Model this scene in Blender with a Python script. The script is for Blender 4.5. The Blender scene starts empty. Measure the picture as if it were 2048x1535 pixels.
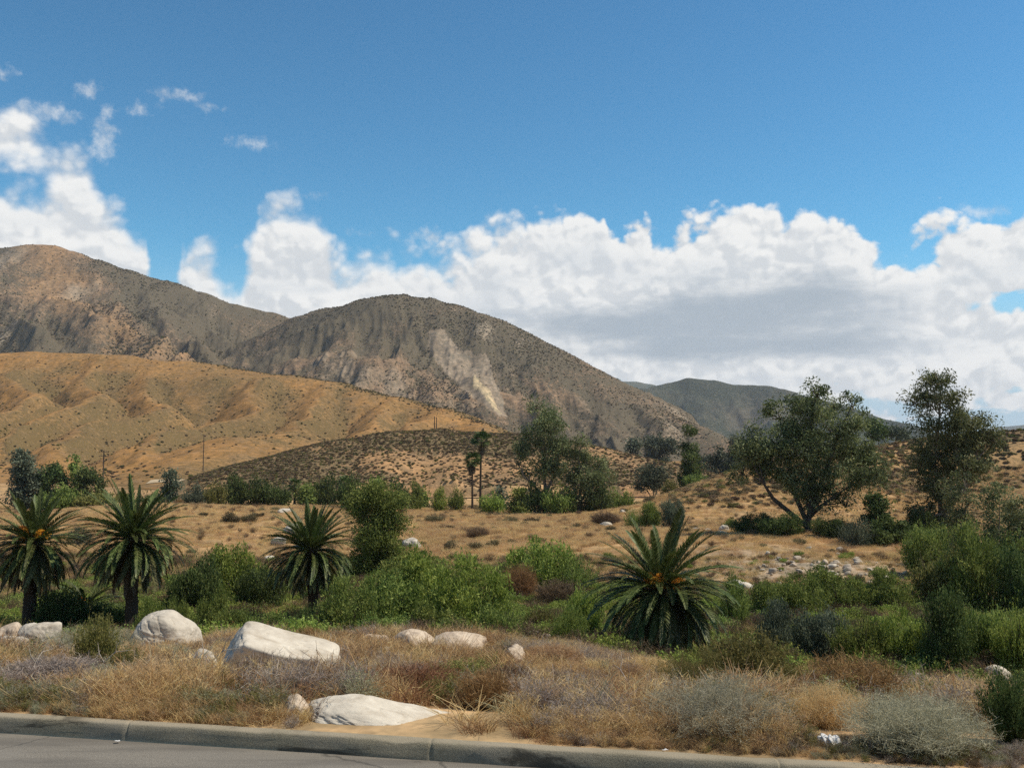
import bpy, math, random
import numpy as np
from mathutils import Vector, Matrix

SC = bpy.context.scene
COL = SC.collection
R = math.radians
RNG = np.random.default_rng(11)
random.seed(5)

# ------------------------------------------------------------------ camera, sky, sun, exposure
F = 2000.0                        # focal length in photo pixels (photo 2048 x 1535)
HC = 2.7                          # eye height above the asphalt
PITCH = math.atan((930 - 767.5) / F)
cam_d = bpy.data.cameras.new('camera')
cam_d.sensor_width = 36.0
cam_d.lens = 36.0 * F / 2048.0
cam_d.clip_start = 0.1
cam_d.clip_end = 60000
cam = bpy.data.objects.new('camera', cam_d)
COL.objects.link(cam)
cam.location = (0, 0, HC)
cam.rotation_euler = (math.pi / 2 + PITCH, 0, 0)
SC.camera = cam

SUN_DIR = Vector((0.60, 0.0, 0.86)).normalized()      # towards the sun
sun_d = bpy.data.lights.new('sun', 'SUN')
sun_d.energy = 5.0
sun_d.angle = R(0.55)
sun_d.color = (1.0, 0.90, 0.74)
sun = bpy.data.objects.new('sun', sun_d)
COL.objects.link(sun)
sun.rotation_euler = SUN_DIR.to_track_quat('Z', 'Y').to_euler()

vs = SC.view_settings
SC.display_settings.display_device = 'sRGB'
vs.view_transform = 'Standard'
vs.look = 'None'
vs.exposure = 0.12
vs.gamma = 1.0
vs.use_curve_mapping = False
SC.cycles.use_denoising = False
SC.cycles.max_bounces = 4
SC.cycles.diffuse_bounces = 2
SC.cycles.glossy_bounces = 2
SC.cycles.transmission_bounces = 2
SC.cycles.volume_bounces = 0
SC.cycles.transparent_max_bounces = 4


def ray(px, py):
    """unit-depth world direction (dy = 1) through a point of the photo"""
    r = (px - 1024.0) / F
    u = (767.5 - py) / F
    dy = math.cos(PITCH) - u * math.sin(PITCH)
    dz = math.sin(PITCH) + u * math.cos(PITCH)
    return r / dy, dz / dy


def at(px, py, Y):
    a, b = ray(px, py)
    return (a * Y, Y, HC + b * Y)


def azel(px, py):
    a, b = ray(px, py)
    return math.atan2(a, 1.0), math.atan2(b, math.hypot(a, 1.0))


# ------------------------------------------------------------------ node helpers
def N(nt, kind, **kw):
    n = nt.nodes.new(kind)
    for k, v in kw.items():
        if k == 'ins':
            for i, val in v.items():
                s = n.inputs[i]
                if isinstance(val, bpy.types.NodeSocket):
                    nt.links.new(val, s)
                else:
                    s.default_value = val
        else:
            setattr(n, k, v)
    return n


def math_n(nt, op, a, b=0.0, c=None, clamp=False):
    ins = {0: a, 1: b}
    if c is not None:
        ins[2] = c
    return N(nt, 'ShaderNodeMath', operation=op, use_clamp=clamp, ins=ins).outputs[0]


def mixc(nt, fac, a, b, mode='MIX'):
    n = N(nt, 'ShaderNodeMix', data_type='RGBA', blend_type=mode)
    for i, v in ((0, fac), (6, a), (7, b)):
        if isinstance(v, bpy.types.NodeSocket):
            nt.links.new(v, n.inputs[i])
        else:
            n.inputs[i].default_value = v if i == 0 else (*v[:3], 1)
    return n.outputs[2]


def ramp(nt, fac, stops, interp='LINEAR'):
    n = N(nt, 'ShaderNodeValToRGB', ins={0: fac})
    cr = n.color_ramp
    cr.interpolation = interp
    while len(cr.elements) < len(stops):
        cr.elements.new(0.5)
    for e, (p, c) in zip(cr.elements, stops):
        e.position = p
        e.color = (*c[:3], 1) if not isinstance(c, (int, float)) else (c, c, c, 1)
    return n.outputs[0]


def noise(nt, vec, scale, detail=4.0, rough=0.55, dist=0.0):
    n = N(nt, 'ShaderNodeTexNoise', ins={'Scale': scale, 'Detail': detail, 'Roughness': rough, 'Distortion': dist})
    if vec is not None:
        nt.links.new(vec, n.inputs['Vector'])
    return n.outputs[0]


def smooth(nt, v, lo, hi, to0=0.0, to1=1.0):
    return N(nt, 'ShaderNodeMapRange', interpolation_type='SMOOTHSTEP',
             ins={0: v, 1: lo, 2: hi, 3: to0, 4: to1}).outputs[0]


# ------------------------------------------------------------------ world: Nishita sky with cumulus
CLOUD_TOP = [(-380, 380), (-250, 330), (-120, 260), (-60, 225), (0, 226), (40, 226), (70, 252), (100, 282), (140, 300), (165, 315), (180, 345), (200, 385), (215, 402), (235, 430), (260, 450), (285, 472),
             (298, 505), (306, 590), (335, 640), (352, 575), (375, 512), (405, 505), (425, 522), (445, 548), (480, 545), (494, 500), (505, 470), (515, 435), (530, 415), (565, 412), (600, 424), (640, 446), (660, 480), (680, 522),
             (720, 515), (760, 503), (830, 512), (880, 505), (920, 488), (960, 468), (1000, 455), (1040, 444), (1100, 440), (1140, 424), (1185, 410), (1205, 414), (1222, 460), (1245, 470), (1265, 455), (1290, 456),
             (1325, 478), (1360, 460), (1400, 440), (1450, 420), (1500, 413), (1545, 420), (1580, 446), (1610, 434), (1660, 430), (1705, 436), (1735, 460), (1760, 505), (1800, 512), (1820, 488), (1850, 458), (1900, 440),
             (1960, 428), (2010, 424), (2060, 440), (2150, 425), (2280, 470), (2420, 430)]
WISPS = [(168, 182, 26, 13), (205, 285, 26, 36), (95, 222, 46, 15), (362, 192, 40, 10), (415, 212, 24, 6), (502, 288, 32, 10), (598, 390, 30, 9), (2, 146, 14, 13), (285, 214, 16, 10),
         (1040, 435, 24, 12), (870, 475, 40, 20), (1960, 425, 36, 14), (740, 465, 18, 6), (215, 225, 14, 14)]
HOLES = [(8, 355, 46, 26), (2035, 600, 40, 12), (1795, 520, 26, 10), (1790, 812, 70, 14)]
BASES = [(1260, 655, 220, 42), (1450, 640, 240, 64), (1420, 690, 290, 36), (1580, 600, 120, 46)]


def build_world():
    w = bpy.data.worlds.new('World')
    SC.world = w
    w.use_nodes = True
    w.cycles.sampling_method = 'MANUAL'
    w.cycles.sample_map_resolution = 256
    nt = w.node_tree
    nt.nodes.clear()
    out = N(nt, 'ShaderNodeOutputWorld')
    bg = N(nt, 'ShaderNodeBackground', ins={1: 0.108})
    nt.links.new(bg.outputs[0], out.inputs[0])
    sky = N(nt, 'ShaderNodeTexSky', sky_type='NISHITA')
    sky.sun_disc = False
    sky.sun_elevation = math.asin(SUN_DIR.z)
    sky.sun_rotation = math.atan2(SUN_DIR.x, SUN_DIR.y)
    sky.altitude = SKY[0]
    sky.air_density = SKY[1]
    sky.dust_density = SKY[2]
    sky.ozone_density = SKY[3]

    tc = N(nt, 'ShaderNodeTexCoord')
    sep = N(nt, 'ShaderNodeSeparateXYZ', ins={0: tc.outputs['Generated']})
    az = math_n(nt, 'ARCTAN2', sep.outputs[0], sep.outputs[1])
    el = math_n(nt, 'ARCSINE', sep.outputs[2])
    P = N(nt, 'ShaderNodeCombineXYZ', ins={0: az, 1: el, 2: 0.0}).outputs[0]

    def n2(vec, scale, detail, rough):
        n = N(nt, 'ShaderNodeTexNoise', noise_dimensions='2D', ins={'Vector': vec, 'Scale': scale, 'Detail': detail, 'Roughness': rough})
        return n.outputs[0]

    def ellipses(items, k):
        acc = None
        for (px, py, rx, ry) in items:
            a, e = azel(px, py)
            s = N(nt, 'ShaderNodeVectorMath', operation='SUBTRACT', ins={0: P, 1: (a, e, 0)})
            m = N(nt, 'ShaderNodeVectorMath', operation='MULTIPLY', ins={0: s.outputs[0], 1: (F / rx, F / ry, 0)})
            le = N(nt, 'ShaderNodeVectorMath', operation='LENGTH', ins={0: m.outputs[0]})
            rm = math.sqrt(rx * ry) / F
            d = math_n(nt, 'MULTIPLY_ADD', le.outputs['Value'], -rm, rm)
            acc = d if acc is None else (math_n(nt, 'SMOOTH_MAX', acc, d, k) if k else math_n(nt, 'MAXIMUM', acc, d))
        return acc

    # skyline of the cumulus bank: elevation of its upper edge by azimuth
    A0, A1, E0, E1 = -0.70, 0.70, 0.0, 0.5
    fc = N(nt, 'ShaderNodeFloatCurve', ins={0: 1.0, 1: N(nt, 'ShaderNodeMapRange', ins={0: az, 1: A0, 2: A1}).outputs[0]})
    cv = fc.mapping.curves[0]
    pts = []
    for px, py in CLOUD_TOP:
        a, e = azel(px, py)
        pts.append(((a - A0) / (A1 - A0), (e - E0) / (E1 - E0)))
    pts = [(0.0, 0.42)] + [p for p in pts if 0.01 < p[0] < 0.99] + [(1.0, 0.42)]
    while len(cv.points) < len(pts):
        cv.points.new(0.5, 0.5)
    for q, (a, e) in zip(cv.points, pts):
        q.location = (a, e)
        q.handle_type = 'AUTO_CLAMPED'
    fc.mapping.update()
    top = math_n(nt, 'MULTIPLY_ADD', fc.outputs[0], E1 - E0, E0)
    # beyond the curve's ends the same broken bank goes on all round the horizon
    q0 = N(nt, 'ShaderNodeVectorMath', operation='MULTIPLY', ins={0: P, 1: (1.0, 1.2, 1.0)}).outputs[0]
    wide = math_n(nt, 'MULTIPLY', smooth(nt, math_n(nt, 'ABSOLUTE', az), 0.62, 0.9), math_n(nt, 'MULTIPLY_ADD', n2(P, 2.2, 2.0, 0.5), 0.5, -0.26))
    d = math_n(nt, 'ADD', math_n(nt, 'SUBTRACT', top, el), wide)
    hole = ellipses(HOLES, 0)
    d = math_n(nt, 'SMOOTH_MIN', d, math_n(nt, 'MULTIPLY', hole, -1.0), 0.012)
    # thin out in streaks towards the horizon
    qs = N(nt, 'ShaderNodeVectorMath', operation='MULTIPLY', ins={0: P, 1: (1.0, 4.0, 1.0)}).outputs[0]
    ns = n2(qs, 7.0, 5.0, 0.58)
    low = smooth(nt, el, 0.0, 0.125, -0.125, 0.02)
    dl = math_n(nt, 'ADD', low, math_n(nt, 'MULTIPLY', ns, 0.14))
    d = math_n(nt, 'MINIMUM', d, dl)
    nA = n2(q0, 21.0, 7.0, 0.56)
    nB = n2(N(nt, 'ShaderNodeVectorMath', operation='ADD', ins={0: q0, 1: (0.008, 0.016, 0)}).outputs[0], 21.0, 4.0, 0.56)
    def lobes(off):
        q = N(nt, 'ShaderNodeVectorMath', operation='MULTIPLY_ADD', ins={0: nC, 1: (0.030, 0.030, 0.0), 2: N(nt, 'ShaderNodeVectorMath', operation='ADD', ins={0: q0, 1: off}).outputs[0]}).outputs[0]
        v = N(nt, 'ShaderNodeTexVoronoi', voronoi_dimensions='2D', feature='F1', ins={'Vector': q, 'Scale': 17.0, 'Detail': 2.0, 'Roughness': 0.55, 'Lacunarity': 2.3})
        return v.outputs['Distance']
    nC = N(nt, 'ShaderNodeTexNoise', noise_dimensions='2D', ins={'Vector': q0, 'Scale': 14.0, 'Detail': 3.0, 'Roughness': 0.6}).outputs['Color']
    l0 = lobes((0, 0, 0))
    l1 = lobes((0.004, 0.009, 0))
    d0 = math_n(nt, 'ADD', d, math_n(nt, 'MULTIPLY_ADD', nA, 0.060, -0.030))
    d0 = math_n(nt, 'ADD', d0, math_n(nt, 'MULTIPLY_ADD', l0, -0.032, 0.0245))
    alpha = smooth(nt, d0, smooth(nt, az, -0.15, 0.1, -0.014, -0.005), smooth(nt, az, -0.15, 0.1, 0.024, 0.009))
    nW = n2(P, 50.0, 6.0, 0.66)
    dw = math_n(nt, 'ADD', ellipses(WISPS, 0), math_n(nt, 'MULTIPLY_ADD', nW, 0.052, -0.028))
    alpha = math_n(nt, 'MAXIMUM', alpha, smooth(nt, dw, -0.007, 0.020, 0.0, 0.6))
    # relief: thickness towards the sun against thickness here
    rl = math_n(nt, 'ADD', math_n(nt, 'SUBTRACT', nA, nB), math_n(nt, 'MULTIPLY', math_n(nt, 'SUBTRACT', l1, l0), 0.9))
    rel = smooth(nt, rl, -0.28, 0.20)
    deep = smooth(nt, d0, 0.0, 0.075)
    grey = smooth(nt, math_n(nt, 'ADD', ellipses(BASES, 0.02), math_n(nt, 'MULTIPLY_ADD', ns, 0.10, -0.055)), -0.035, 0.03)
    c = mixc(nt, rel, CLD[1], CLD[0])
    c = mixc(nt, math_n(nt, 'MULTIPLY', math_n(nt, 'MULTIPLY', deep, smooth(nt, ns, 0.35, 0.65)), 0.55), c, CLD[2])
    c = mixc(nt, math_n(nt, 'MULTIPLY', grey, 0.95), c, CLD[3])
    skg = N(nt, 'ShaderNodeGamma', ins={0: sky.outputs[0], 1: 1.35}).outputs[0]
    skc = mixc(nt, 1.0, skg, SKYTINT, 'MULTIPLY')
    skc = mixc(nt, smooth(nt, el, 0.04, 0.22, 0.92, 0.0), skc, (4.2, 5.35, 6.5))
    nt.links.new(mixc(nt, alpha, skc, c), bg.inputs[0])


SKY = (0, 1.0, 0.0, 2.0)
SKYTINT = (0.37, 0.65, 0.625)
CLD = ((7.9, 7.9, 7.75), (5.9, 6.15, 6.35), (5.1, 5.55, 6.0), (3.5, 4.05, 4.6))
build_world()

# ------------------------------------------------------------------ numpy noise and mesh helpers
_T = np.random.default_rng(3).random((256, 256))


def vnoise(x, y):
    xi = np.floor(x).astype(int)
    yi = np.floor(y).astype(int)
    fx, fy = x - xi, y - yi
    fx = fx * fx * (3 - 2 * fx)
    fy = fy * fy * (3 - 2 * fy)
    a = _T[yi & 255, xi & 255]
    b = _T[yi & 255, (xi + 1) & 255]
    c = _T[(yi + 1) & 255, xi & 255]
    d = _T[(yi + 1) & 255, (xi + 1) & 255]
    return (a * (1 - fx) + b * fx) * (1 - fy) + (c * (1 - fx) + d * fx) * fy


def fbm(x, y, s, octv=5, gain=0.5):
    x = np.asarray(x, float) / s
    y = np.asarray(y, float) / s
    t, amp, tot = 0, 1.0, 0
    for k in range(octv):
        t = t + amp * (vnoise(x + 17.3 * k, y - 9.1 * k) - 0.5)
        tot += amp
        amp *= gain
        x, y = x * 2.03, y * 2.03
    return t / tot * 2


def ridged(x, y, s, octv=4):
    x = np.asarray(x, float) / s
    y = np.asarray(y, float) / s
    t, amp, tot = 0, 1.0, 0
    for k in range(octv):
        t = t + amp * (1 - np.abs(2 * vnoise(x + 31.7 * k, y + 5.3 * k) - 1))
        tot += amp
        amp *= 0.5
        x, y = x * 2.1, y * 2.1
    return t / tot


def sstep(a, b, x):
    t = np.clip((x - a) / (b - a), 0, 1)
    return t * t * (3 - 2 * t)


def mk(name, V, faces, mat=None, attrs=None, smoothed=True):
    """V (n,3); faces (m,3) or (m,4) index array or a list of such"""
    me = bpy.data.meshes.new(name)
    V = np.asarray(V, np.float32)
    fl = faces if isinstance(faces, list) else [faces]
    fl = [np.asarray(f, np.int32) for f in fl if len(f)]
    loops = np.concatenate([f.ravel() for f in fl])
    tot = np.concatenate([np.full(len(f), f.shape[1], np.int32) for f in fl])
    start = np.concatenate([[0], np.cumsum(tot)[:-1]]).astype(np.int32)
    me.vertices.add(len(V))
    me.vertices.foreach_set('co', V.ravel())
    me.loops.add(len(loops))
    me.loops.foreach_set('vertex_index', loops.astype(np.int32))
    me.polygons.add(len(tot))
    me.polygons.foreach_set('loop_start', start)
    me.polygons.foreach_set('loop_total', tot)
    if smoothed:
        me.polygons.foreach_set('use_smooth', np.ones(len(tot), bool))
    for k, v in (attrs or {}).items():
        v = np.asarray(v, np.float32)
        if v.ndim == 1:
            a = me.attributes.new(k, 'FLOAT', 'POINT')
            a.data.foreach_set('value', v)
        else:
            a = me.attributes.new(k, 'FLOAT_COLOR', 'POINT')
            if v.shape[1] == 3:
                v = np.concatenate([v, np.ones((len(v), 1), np.float32)], 1)
            a.data.foreach_set('color', v.ravel())
    if mat:
        me.materials.append(mat)
    me.update()
    me.validate()
    return me


def ob(name, me, parent=None, loc=(0, 0, 0), rot=(0, 0, 0), scale=(1, 1, 1), mat=None):
    o = bpy.data.objects.new(name, me)
    COL.objects.link(o)
    o.location = loc
    o.rotation_euler = rot
    o.scale = scale
    if parent:
        o.parent = parent
    if mat:
        o.material_slots[0].link = 'OBJECT'
        o.material_slots[0].material = mat
    return o


def tag(o, label=None, cat=None, group=None, kind=None):
    if label:
        o['label'] = label
    if cat:
        o['category'] = cat
    if group:
        o['group'] = group
    if kind:
        o['kind'] = kind
    return o


def gridfaces(nu, nv):
    i = np.arange((nv - 1) * nu).reshape(nv - 1, nu)[:, :-1].ravel()
    return np.stack([i, i + 1, i + 1 + nu, i + nu], 1)


# ------------------------------------------------------------------ materials
def new_mat(name):
    m = bpy.data.materials.new(name)
    m.use_nodes = True
    nt = m.node_tree
    nt.nodes.clear()
    out = N(nt, 'ShaderNodeOutputMaterial')
    return m, nt, out


def foliage_mat(name, dark, mid, light, trans=0.28, rough=0.6, vary=0.35, spec=0.12):
    """leaf colour by a per-leaf tone, slightly different for every plant"""
    m, nt, out = new_mat(name)
    at_ = N(nt, 'ShaderNodeAttribute', attribute_name='tone')
    oi = N(nt, 'ShaderNodeObjectInfo')
    c = ramp(nt, at_.outputs['Fac'], [(0.0, dark), (0.5, mid), (1.0, light)])
    hsv = N(nt, 'ShaderNodeHueSaturation', ins={
        'Hue': math_n(nt, 'MULTIPLY_ADD', oi.outputs['Random'], 0.03, 0.485),
        'Saturation': 1.0,
        'Value': math_n(nt, 'MULTIPLY_ADD', oi.outputs['Random'], vary, 1 - vary / 2), 'Fac': 1.0, 'Color': c})
    p = N(nt, 'ShaderNodeBsdfPrincipled', ins={'Base Color': hsv.outputs[0], 'Roughness': rough, 'Specular IOR Level': spec})
    t = N(nt, 'ShaderNodeBsdfTranslucent', ins={'Color': hsv.outputs[0]})
    mx = N(nt, 'ShaderNodeMixShader', ins={0: trans, 1: p.outputs[0], 2: t.outputs[0]})
    nt.links.new(mx.outputs[0], out.inputs[0])
    return m


def simple_mat(name, c1, c2, scale=4.0, rough=0.9, bump=0.3, bscale=None, spec=0.2, stretch=(1, 1, 1)):
    m, nt, out = new_mat(name)
    tc = N(nt, 'ShaderNodeTexCoord')
    v = N(nt, 'ShaderNodeVectorMath', operation='MULTIPLY', ins={0: tc.outputs['Object'], 1: stretch}).outputs[0]
    n = noise(nt, v, scale, 6.0, 0.6)
    c = ramp(nt, n, [(0.3, c1), (0.7, c2)])
    p = N(nt, 'ShaderNodeBsdfPrincipled', ins={'Base Color': c, 'Roughness': rough, 'Specular IOR Level': spec})
    b = N(nt, 'ShaderNodeBump', ins={'Strength': bump, 'Distance': 0.05, 'Height': noise(nt, v, bscale or scale * 4, 5.0, 0.6)})
    nt.links.new(b.outputs[0], p.inputs['Normal'])
    nt.links.new(p.outputs[0], out.inputs[0])
    return m


def terrain_mat(name, shrub_dark, shrub_light, scale, amount, soil_var=0.35, bump=0.5):
    """soil / dry grass colour from the mesh, overlaid with scrub whose cover follows the 'veg' attribute"""
    m, nt, out = new_mat(name)
    geo = N(nt, 'ShaderNodeNewGeometry')
    pos = geo.outputs['Position']
    col = N(nt, 'ShaderNodeAttribute', attribute_name='col').outputs['Color']
    veg = N(nt, 'ShaderNodeAttribute', attribute_name='veg').outputs['Fac']
    n1 = noise(nt, pos, 1.0 / scale, 3.0, 0.65)
    n2 = noise(nt, pos, 0.23 / scale, 4.0, 0.6)
    n3 = noise(nt, pos, 3.1 / scale, 2.0, 0.6)
    hs = N(nt, 'ShaderNodeHueSaturation', ins={'Value': math_n(nt, 'MULTIPLY_ADD', n3, soil_var * 2, 1 - soil_var), 'Color': col})
    n4 = noise(nt, pos, 0.55 / scale, 6.0, 0.72)
    dk = mixc(nt, 1.0, hs.outputs[0], (0.62, 0.66, 0.66), 'MULTIPLY')
    lt = mixc(nt, 1.0, hs.outputs[0], (1.25, 1.2, 1.15), 'MULTIPLY')
    base = mixc(nt, smooth(nt, n4, 0.36, 0.66), dk, lt)
    base = mixc(nt, smooth(nt, n2, 0.45, 0.7, 0, 0.30), base, (0.20, 0.15, 0.10))
    thr = math_n(nt, 'SUBTRACT', 0.80, math_n(nt, 'MULTIPLY', veg, amount))
    v = math_n(nt, 'ADD', math_n(nt, 'MULTIPLY', n1, 0.75), math_n(nt, 'MULTIPLY', n2, 0.25))
    mask = smooth(nt, math_n(nt, 'SUBTRACT', v, thr), -0.03, 0.05)
    sc = mixc(nt, smooth(nt, n3, 0.35, 0.65), shrub_dark, shrub_light)
    c = mixc(nt, mask, base, sc)
    p = N(nt, 'ShaderNodeBsdfPrincipled', ins={'Base Color': c, 'Roughness': 0.95, 'Specular IOR Level': 0.05})
    h = math_n(nt, 'ADD', math_n(nt, 'MULTIPLY', mask, 0.6), math_n(nt, 'MULTIPLY', n3, 0.3))
    b = N(nt, 'ShaderNodeBump', ins={'Strength': bump, 'Distance': scale * 0.5, 'Height': h})
    nt.links.new(b.outputs[0], p.inputs['Normal'])
    nt.links.new(p.outputs[0], out.inputs[0])
    return m


def rock_mat(name, c1, c2, stain, warm=0.5):
    m, nt, out = new_mat(name)
    tc = N(nt, 'ShaderNodeTexCoord')
    oi = N(nt, 'ShaderNodeObjectInfo')
    v = N(nt, 'ShaderNodeVectorMath', operation='ADD', ins={0: tc.outputs['Object'], 1: oi.outputs['Location']}).outputs[0]
    n1 = noise(nt, v, 2.2, 6.0, 0.6)
    n2 = noise(nt, v, 26.0, 4.0, 0.7)
    n3 = noise(nt, v, 1.1, 5.0, 0.65, 0.6)
    c = ramp(nt, n1, [(0.32, c1), (0.62, c2)])
    c = mixc(nt, smooth(nt, n3, 0.50, 0.66, 0, 0.75), c, stain)
    nv = noise(nt, N(nt, 'ShaderNodeVectorMath', operation='MULTIPLY', ins={0: v, 1: (3.0, 3.0, 0.7)}).outputs[0], 2.0, 5.0, 0.65)
    c = mixc(nt, smooth(nt, nv, 0.60, 0.74, 0, 0.55), c, (0.20, 0.17, 0.13))
    c = mixc(nt, smooth(nt, n2, 0.58, 0.75, 0, 0.35), c, (0.16, 0.14, 0.12))
    # earth clinging low down on the stone
    z = N(nt, 'ShaderNodeSeparateXYZ', ins={0: tc.outputs['Generated']}).outputs[2]
    zz = math_n(nt, 'ADD', z, math_n(nt, 'MULTIPLY_ADD', n1, 0.5, -0.25))
    c = mixc(nt, smooth(nt, zz, 0.28, 0.5, warm, 0.0), c, (0.42, 0.29, 0.15))
    p = N(nt, 'ShaderNodeBsdfPrincipled', ins={'Base Color': c, 'Roughness': 0.85, 'Specular IOR Level': 0.2})
    b = N(nt, 'ShaderNodeBump', ins={'Strength': 0.55, 'Distance': 0.05, 'Height': math_n(nt, 'ADD', n1, math_n(nt, 'MULTIPLY', n2, 0.25))})
    nt.links.new(b.outputs[0], p.inputs['Normal'])
    nt.links.new(p.outputs[0], out.inputs[0])
    return m


M = {}
M['leaf'] = foliage_mat('green_leaves', (0.062, 0.090, 0.018), (0.155, 0.205, 0.046), (0.330, 0.370, 0.100), trans=0.36)
M['leaf_bright'] = foliage_mat('bright_green_leaves', (0.092, 0.135, 0.020), (0.215, 0.275, 0.052), (0.400, 0.450, 0.115), trans=0.38)
M['leaf_dark'] = foliage_mat('dark_green_leaves', (0.032, 0.052, 0.015), (0.075, 0.108, 0.032), (0.165, 0.195, 0.060), trans=0.3)
M['leaf_olive'] = foliage_mat('olive_leaves', (0.085, 0.085, 0.022), (0.175, 0.165, 0.048), (0.300, 0.265, 0.095), trans=0.33)
M['leaf_euc'] = foliage_mat('eucalyptus_leaves', (0.050, 0.066, 0.024), (0.135, 0.160, 0.060), (0.290, 0.305, 0.140), trans=0.36, rough=0.55, spec=0.2)
M['leaf_grey'] = foliage_mat('grey_green_leaves', (0.05, 0.065, 0.04), (0.10, 0.12, 0.075), (0.18, 0.20, 0.13))
M['frond'] = foliage_mat('palm_fronds', (0.026, 0.040, 0.011), (0.072, 0.098, 0.026), (0.260, 0.280, 0.105), trans=0.2, rough=0.5, vary=0.7, spec=0.2)
M['frond_old'] = foliage_mat('old_palm_fronds', (0.046, 0.050, 0.018), (0.105, 0.108, 0.040), (0.250, 0.205, 0.110), trans=0.18, rough=0.5, vary=0.8)
M['fan'] = foliage_mat('fan_palm_leaves', (0.020, 0.040, 0.010), (0.045, 0.075, 0.018), (0.100, 0.140, 0.035), trans=0.15, rough=0.45)
M['fan_dead'] = foliage_mat('dead_fan_leaves', (0.06, 0.045, 0.03), (0.12, 0.085, 0.05), (0.20, 0.15, 0.09))
M['fruit'] = foliage_mat('orange_date_fruit', (0.30, 0.09, 0.01), (0.55, 0.20, 0.02), (0.70, 0.34, 0.05), trans=0.05)
M['straw'] = foliage_mat('straw_grass', (0.36, 0.215, 0.090), (0.57, 0.385, 0.185), (0.72, 0.54, 0.30), trans=0.4, vary=0.5)
M['gold'] = foliage_mat('golden_dry_grass', (0.43, 0.272, 0.118), (0.61, 0.418, 0.198), (0.74, 0.55, 0.30), trans=0.4, vary=0.45)
M['rust'] = foliage_mat('rusty_dry_brush', (0.13, 0.066, 0.029), (0.25, 0.132, 0.058), (0.40, 0.245, 0.12), trans=0.28)
M['twig_grey'] = foliage_mat('grey_dead_twigs', (0.17, 0.135, 0.108), (0.32, 0.26, 0.215), (0.50, 0.43, 0.36), trans=0.25)
M['twig_brown'] = foliage_mat('brown_dead_twigs', (0.055, 0.034, 0.022), (0.12, 0.078, 0.046), (0.24, 0.165, 0.10), trans=0.15)
M['silver'] = foliage_mat('silver_sage_leaves', (0.20, 0.185, 0.115), (0.32, 0.29, 0.20), (0.43, 0.39, 0.28), trans=0.35)
M['sage'] = foliage_mat('sage_grass', (0.16, 0.155, 0.085), (0.28, 0.27, 0.165), (0.42, 0.40, 0.27), trans=0.3)
M['scrub'] = foliage_mat('hillside_scrub', (0.085, 0.078, 0.036), (0.155, 0.128, 0.064), (0.25, 0.20, 0.11), vary=0.9)
M['scrub_dry'] = foliage_mat('dry_hillside_scrub', (0.12, 0.080, 0.046), (0.22, 0.150, 0.085), (0.34, 0.24, 0.14), vary=0.9)
M['palm_bark'] = simple_mat('palm_bark', (0.030, 0.022, 0.015), (0.085, 0.062, 0.042), 7.0, bump=0.8, stretch=(1, 1, 3))
M['bark'] = simple_mat('eucalyptus_bark', (0.10, 0.075, 0.055), (0.28, 0.22, 0.17), 2.5, bump=0.4, stretch=(2, 2, 0.6))
M['bark_dark'] = simple_mat('dark_bark', (0.035, 0.027, 0.02), (0.10, 0.078, 0.058), 4.0, bump=0.5)
M['pole'] = simple_mat('weathered_pole_wood', (0.05, 0.035, 0.025), (0.10, 0.075, 0.055), 3.0)
M['rock'] = rock_mat('pale_granite', (0.37, 0.325, 0.26), (0.52, 0.465, 0.38), (0.28, 0.24, 0.185), 0.45)
M['rock_white'] = rock_mat('white_granite', (0.44, 0.385, 0.305), (0.58, 0.525, 0.43), (0.34, 0.285, 0.21), 0.55)
M['rock_tan'] = rock_mat('tan_granite', (0.36, 0.28, 0.20), (0.54, 0.44, 0.33), (0.26, 0.20, 0.15), 0.5)
M['rock_field'] = rock_mat('river_stone', (0.27, 0.22, 0.165), (0.42, 0.36, 0.285), (0.20, 0.165, 0.125), 0.5)
M['bag'] = simple_mat('white_plastic', (0.55, 0.54, 0.52), (0.66, 0.65, 0.63), 20.0, rough=0.4, spec=0.5)
M['rail'] = simple_mat('dark_guard_rail', (0.035, 0.033, 0.03), (0.08, 0.075, 0.07), 2.0, rough=0.6)

# ------------------------------------------------------------------ the lie of the land
KB, KM = 9.28, -0.212                   # kerb foot line: y = KB + KM * x
PY = [-50, 9.3, 10.6, 13, 16, 20, 24, 28, 33, 40, 50, 60, 75, 90, 110, 135, 170, 220, 260, 300, 330, 400, 520, 800, 14000]
PZ = [-2.56, -2.56, -2.58, -2.95, -3.55, -4.3, -4.75, -5.15, -6.1, -7.6, -9.0, -9.6, -9.9, -9.8, -9.6, -9.4, -9.5, -10.0, -10.5, -10.7, -10.5, -9.2, -7.0, -4.0, -4.0]


def seg_field(x, y, pts, slope, rnd):
    """land falling away on both sides of a crest line"""
    best = np.full(np.shape(x), -1e9)
    for (a, b) in zip(pts[:-1], pts[1:]):
        ax, ay, az = a
        bx, by, bz = b
        dx, dy = bx - ax, by - ay
        L2 = dx * dx + dy * dy + 1e-9
        t = np.clip(((x - ax) * dx + (y - ay) * dy) / L2, 0, 1)
        d = np.hypot(x - (ax + t * dx), y - (ay + t * dy))
        h = az + t * (bz - az) - slope * (np.sqrt(d * d + rnd * rnd) - rnd)
        best = np.maximum(best, h)
    return best


def smax(a, b, k):
    h = np.clip(0.5 + 0.5 * (a - b) / k, 0, 1)
    return b * (1 - h) + a * h + k * h * (1 - h)


R_RIDGE = [at(p, v, Y) for p, v, Y in ((1340, 1004, 185), (1430, 985, 190), (1490, 955, 205), (1560, 930, 225), (1650, 912, 255), (1780, 890, 290), (1900, 872, 290), (2048, 860, 290), (2300, 835, 300), (2700, 800, 320))]


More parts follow.
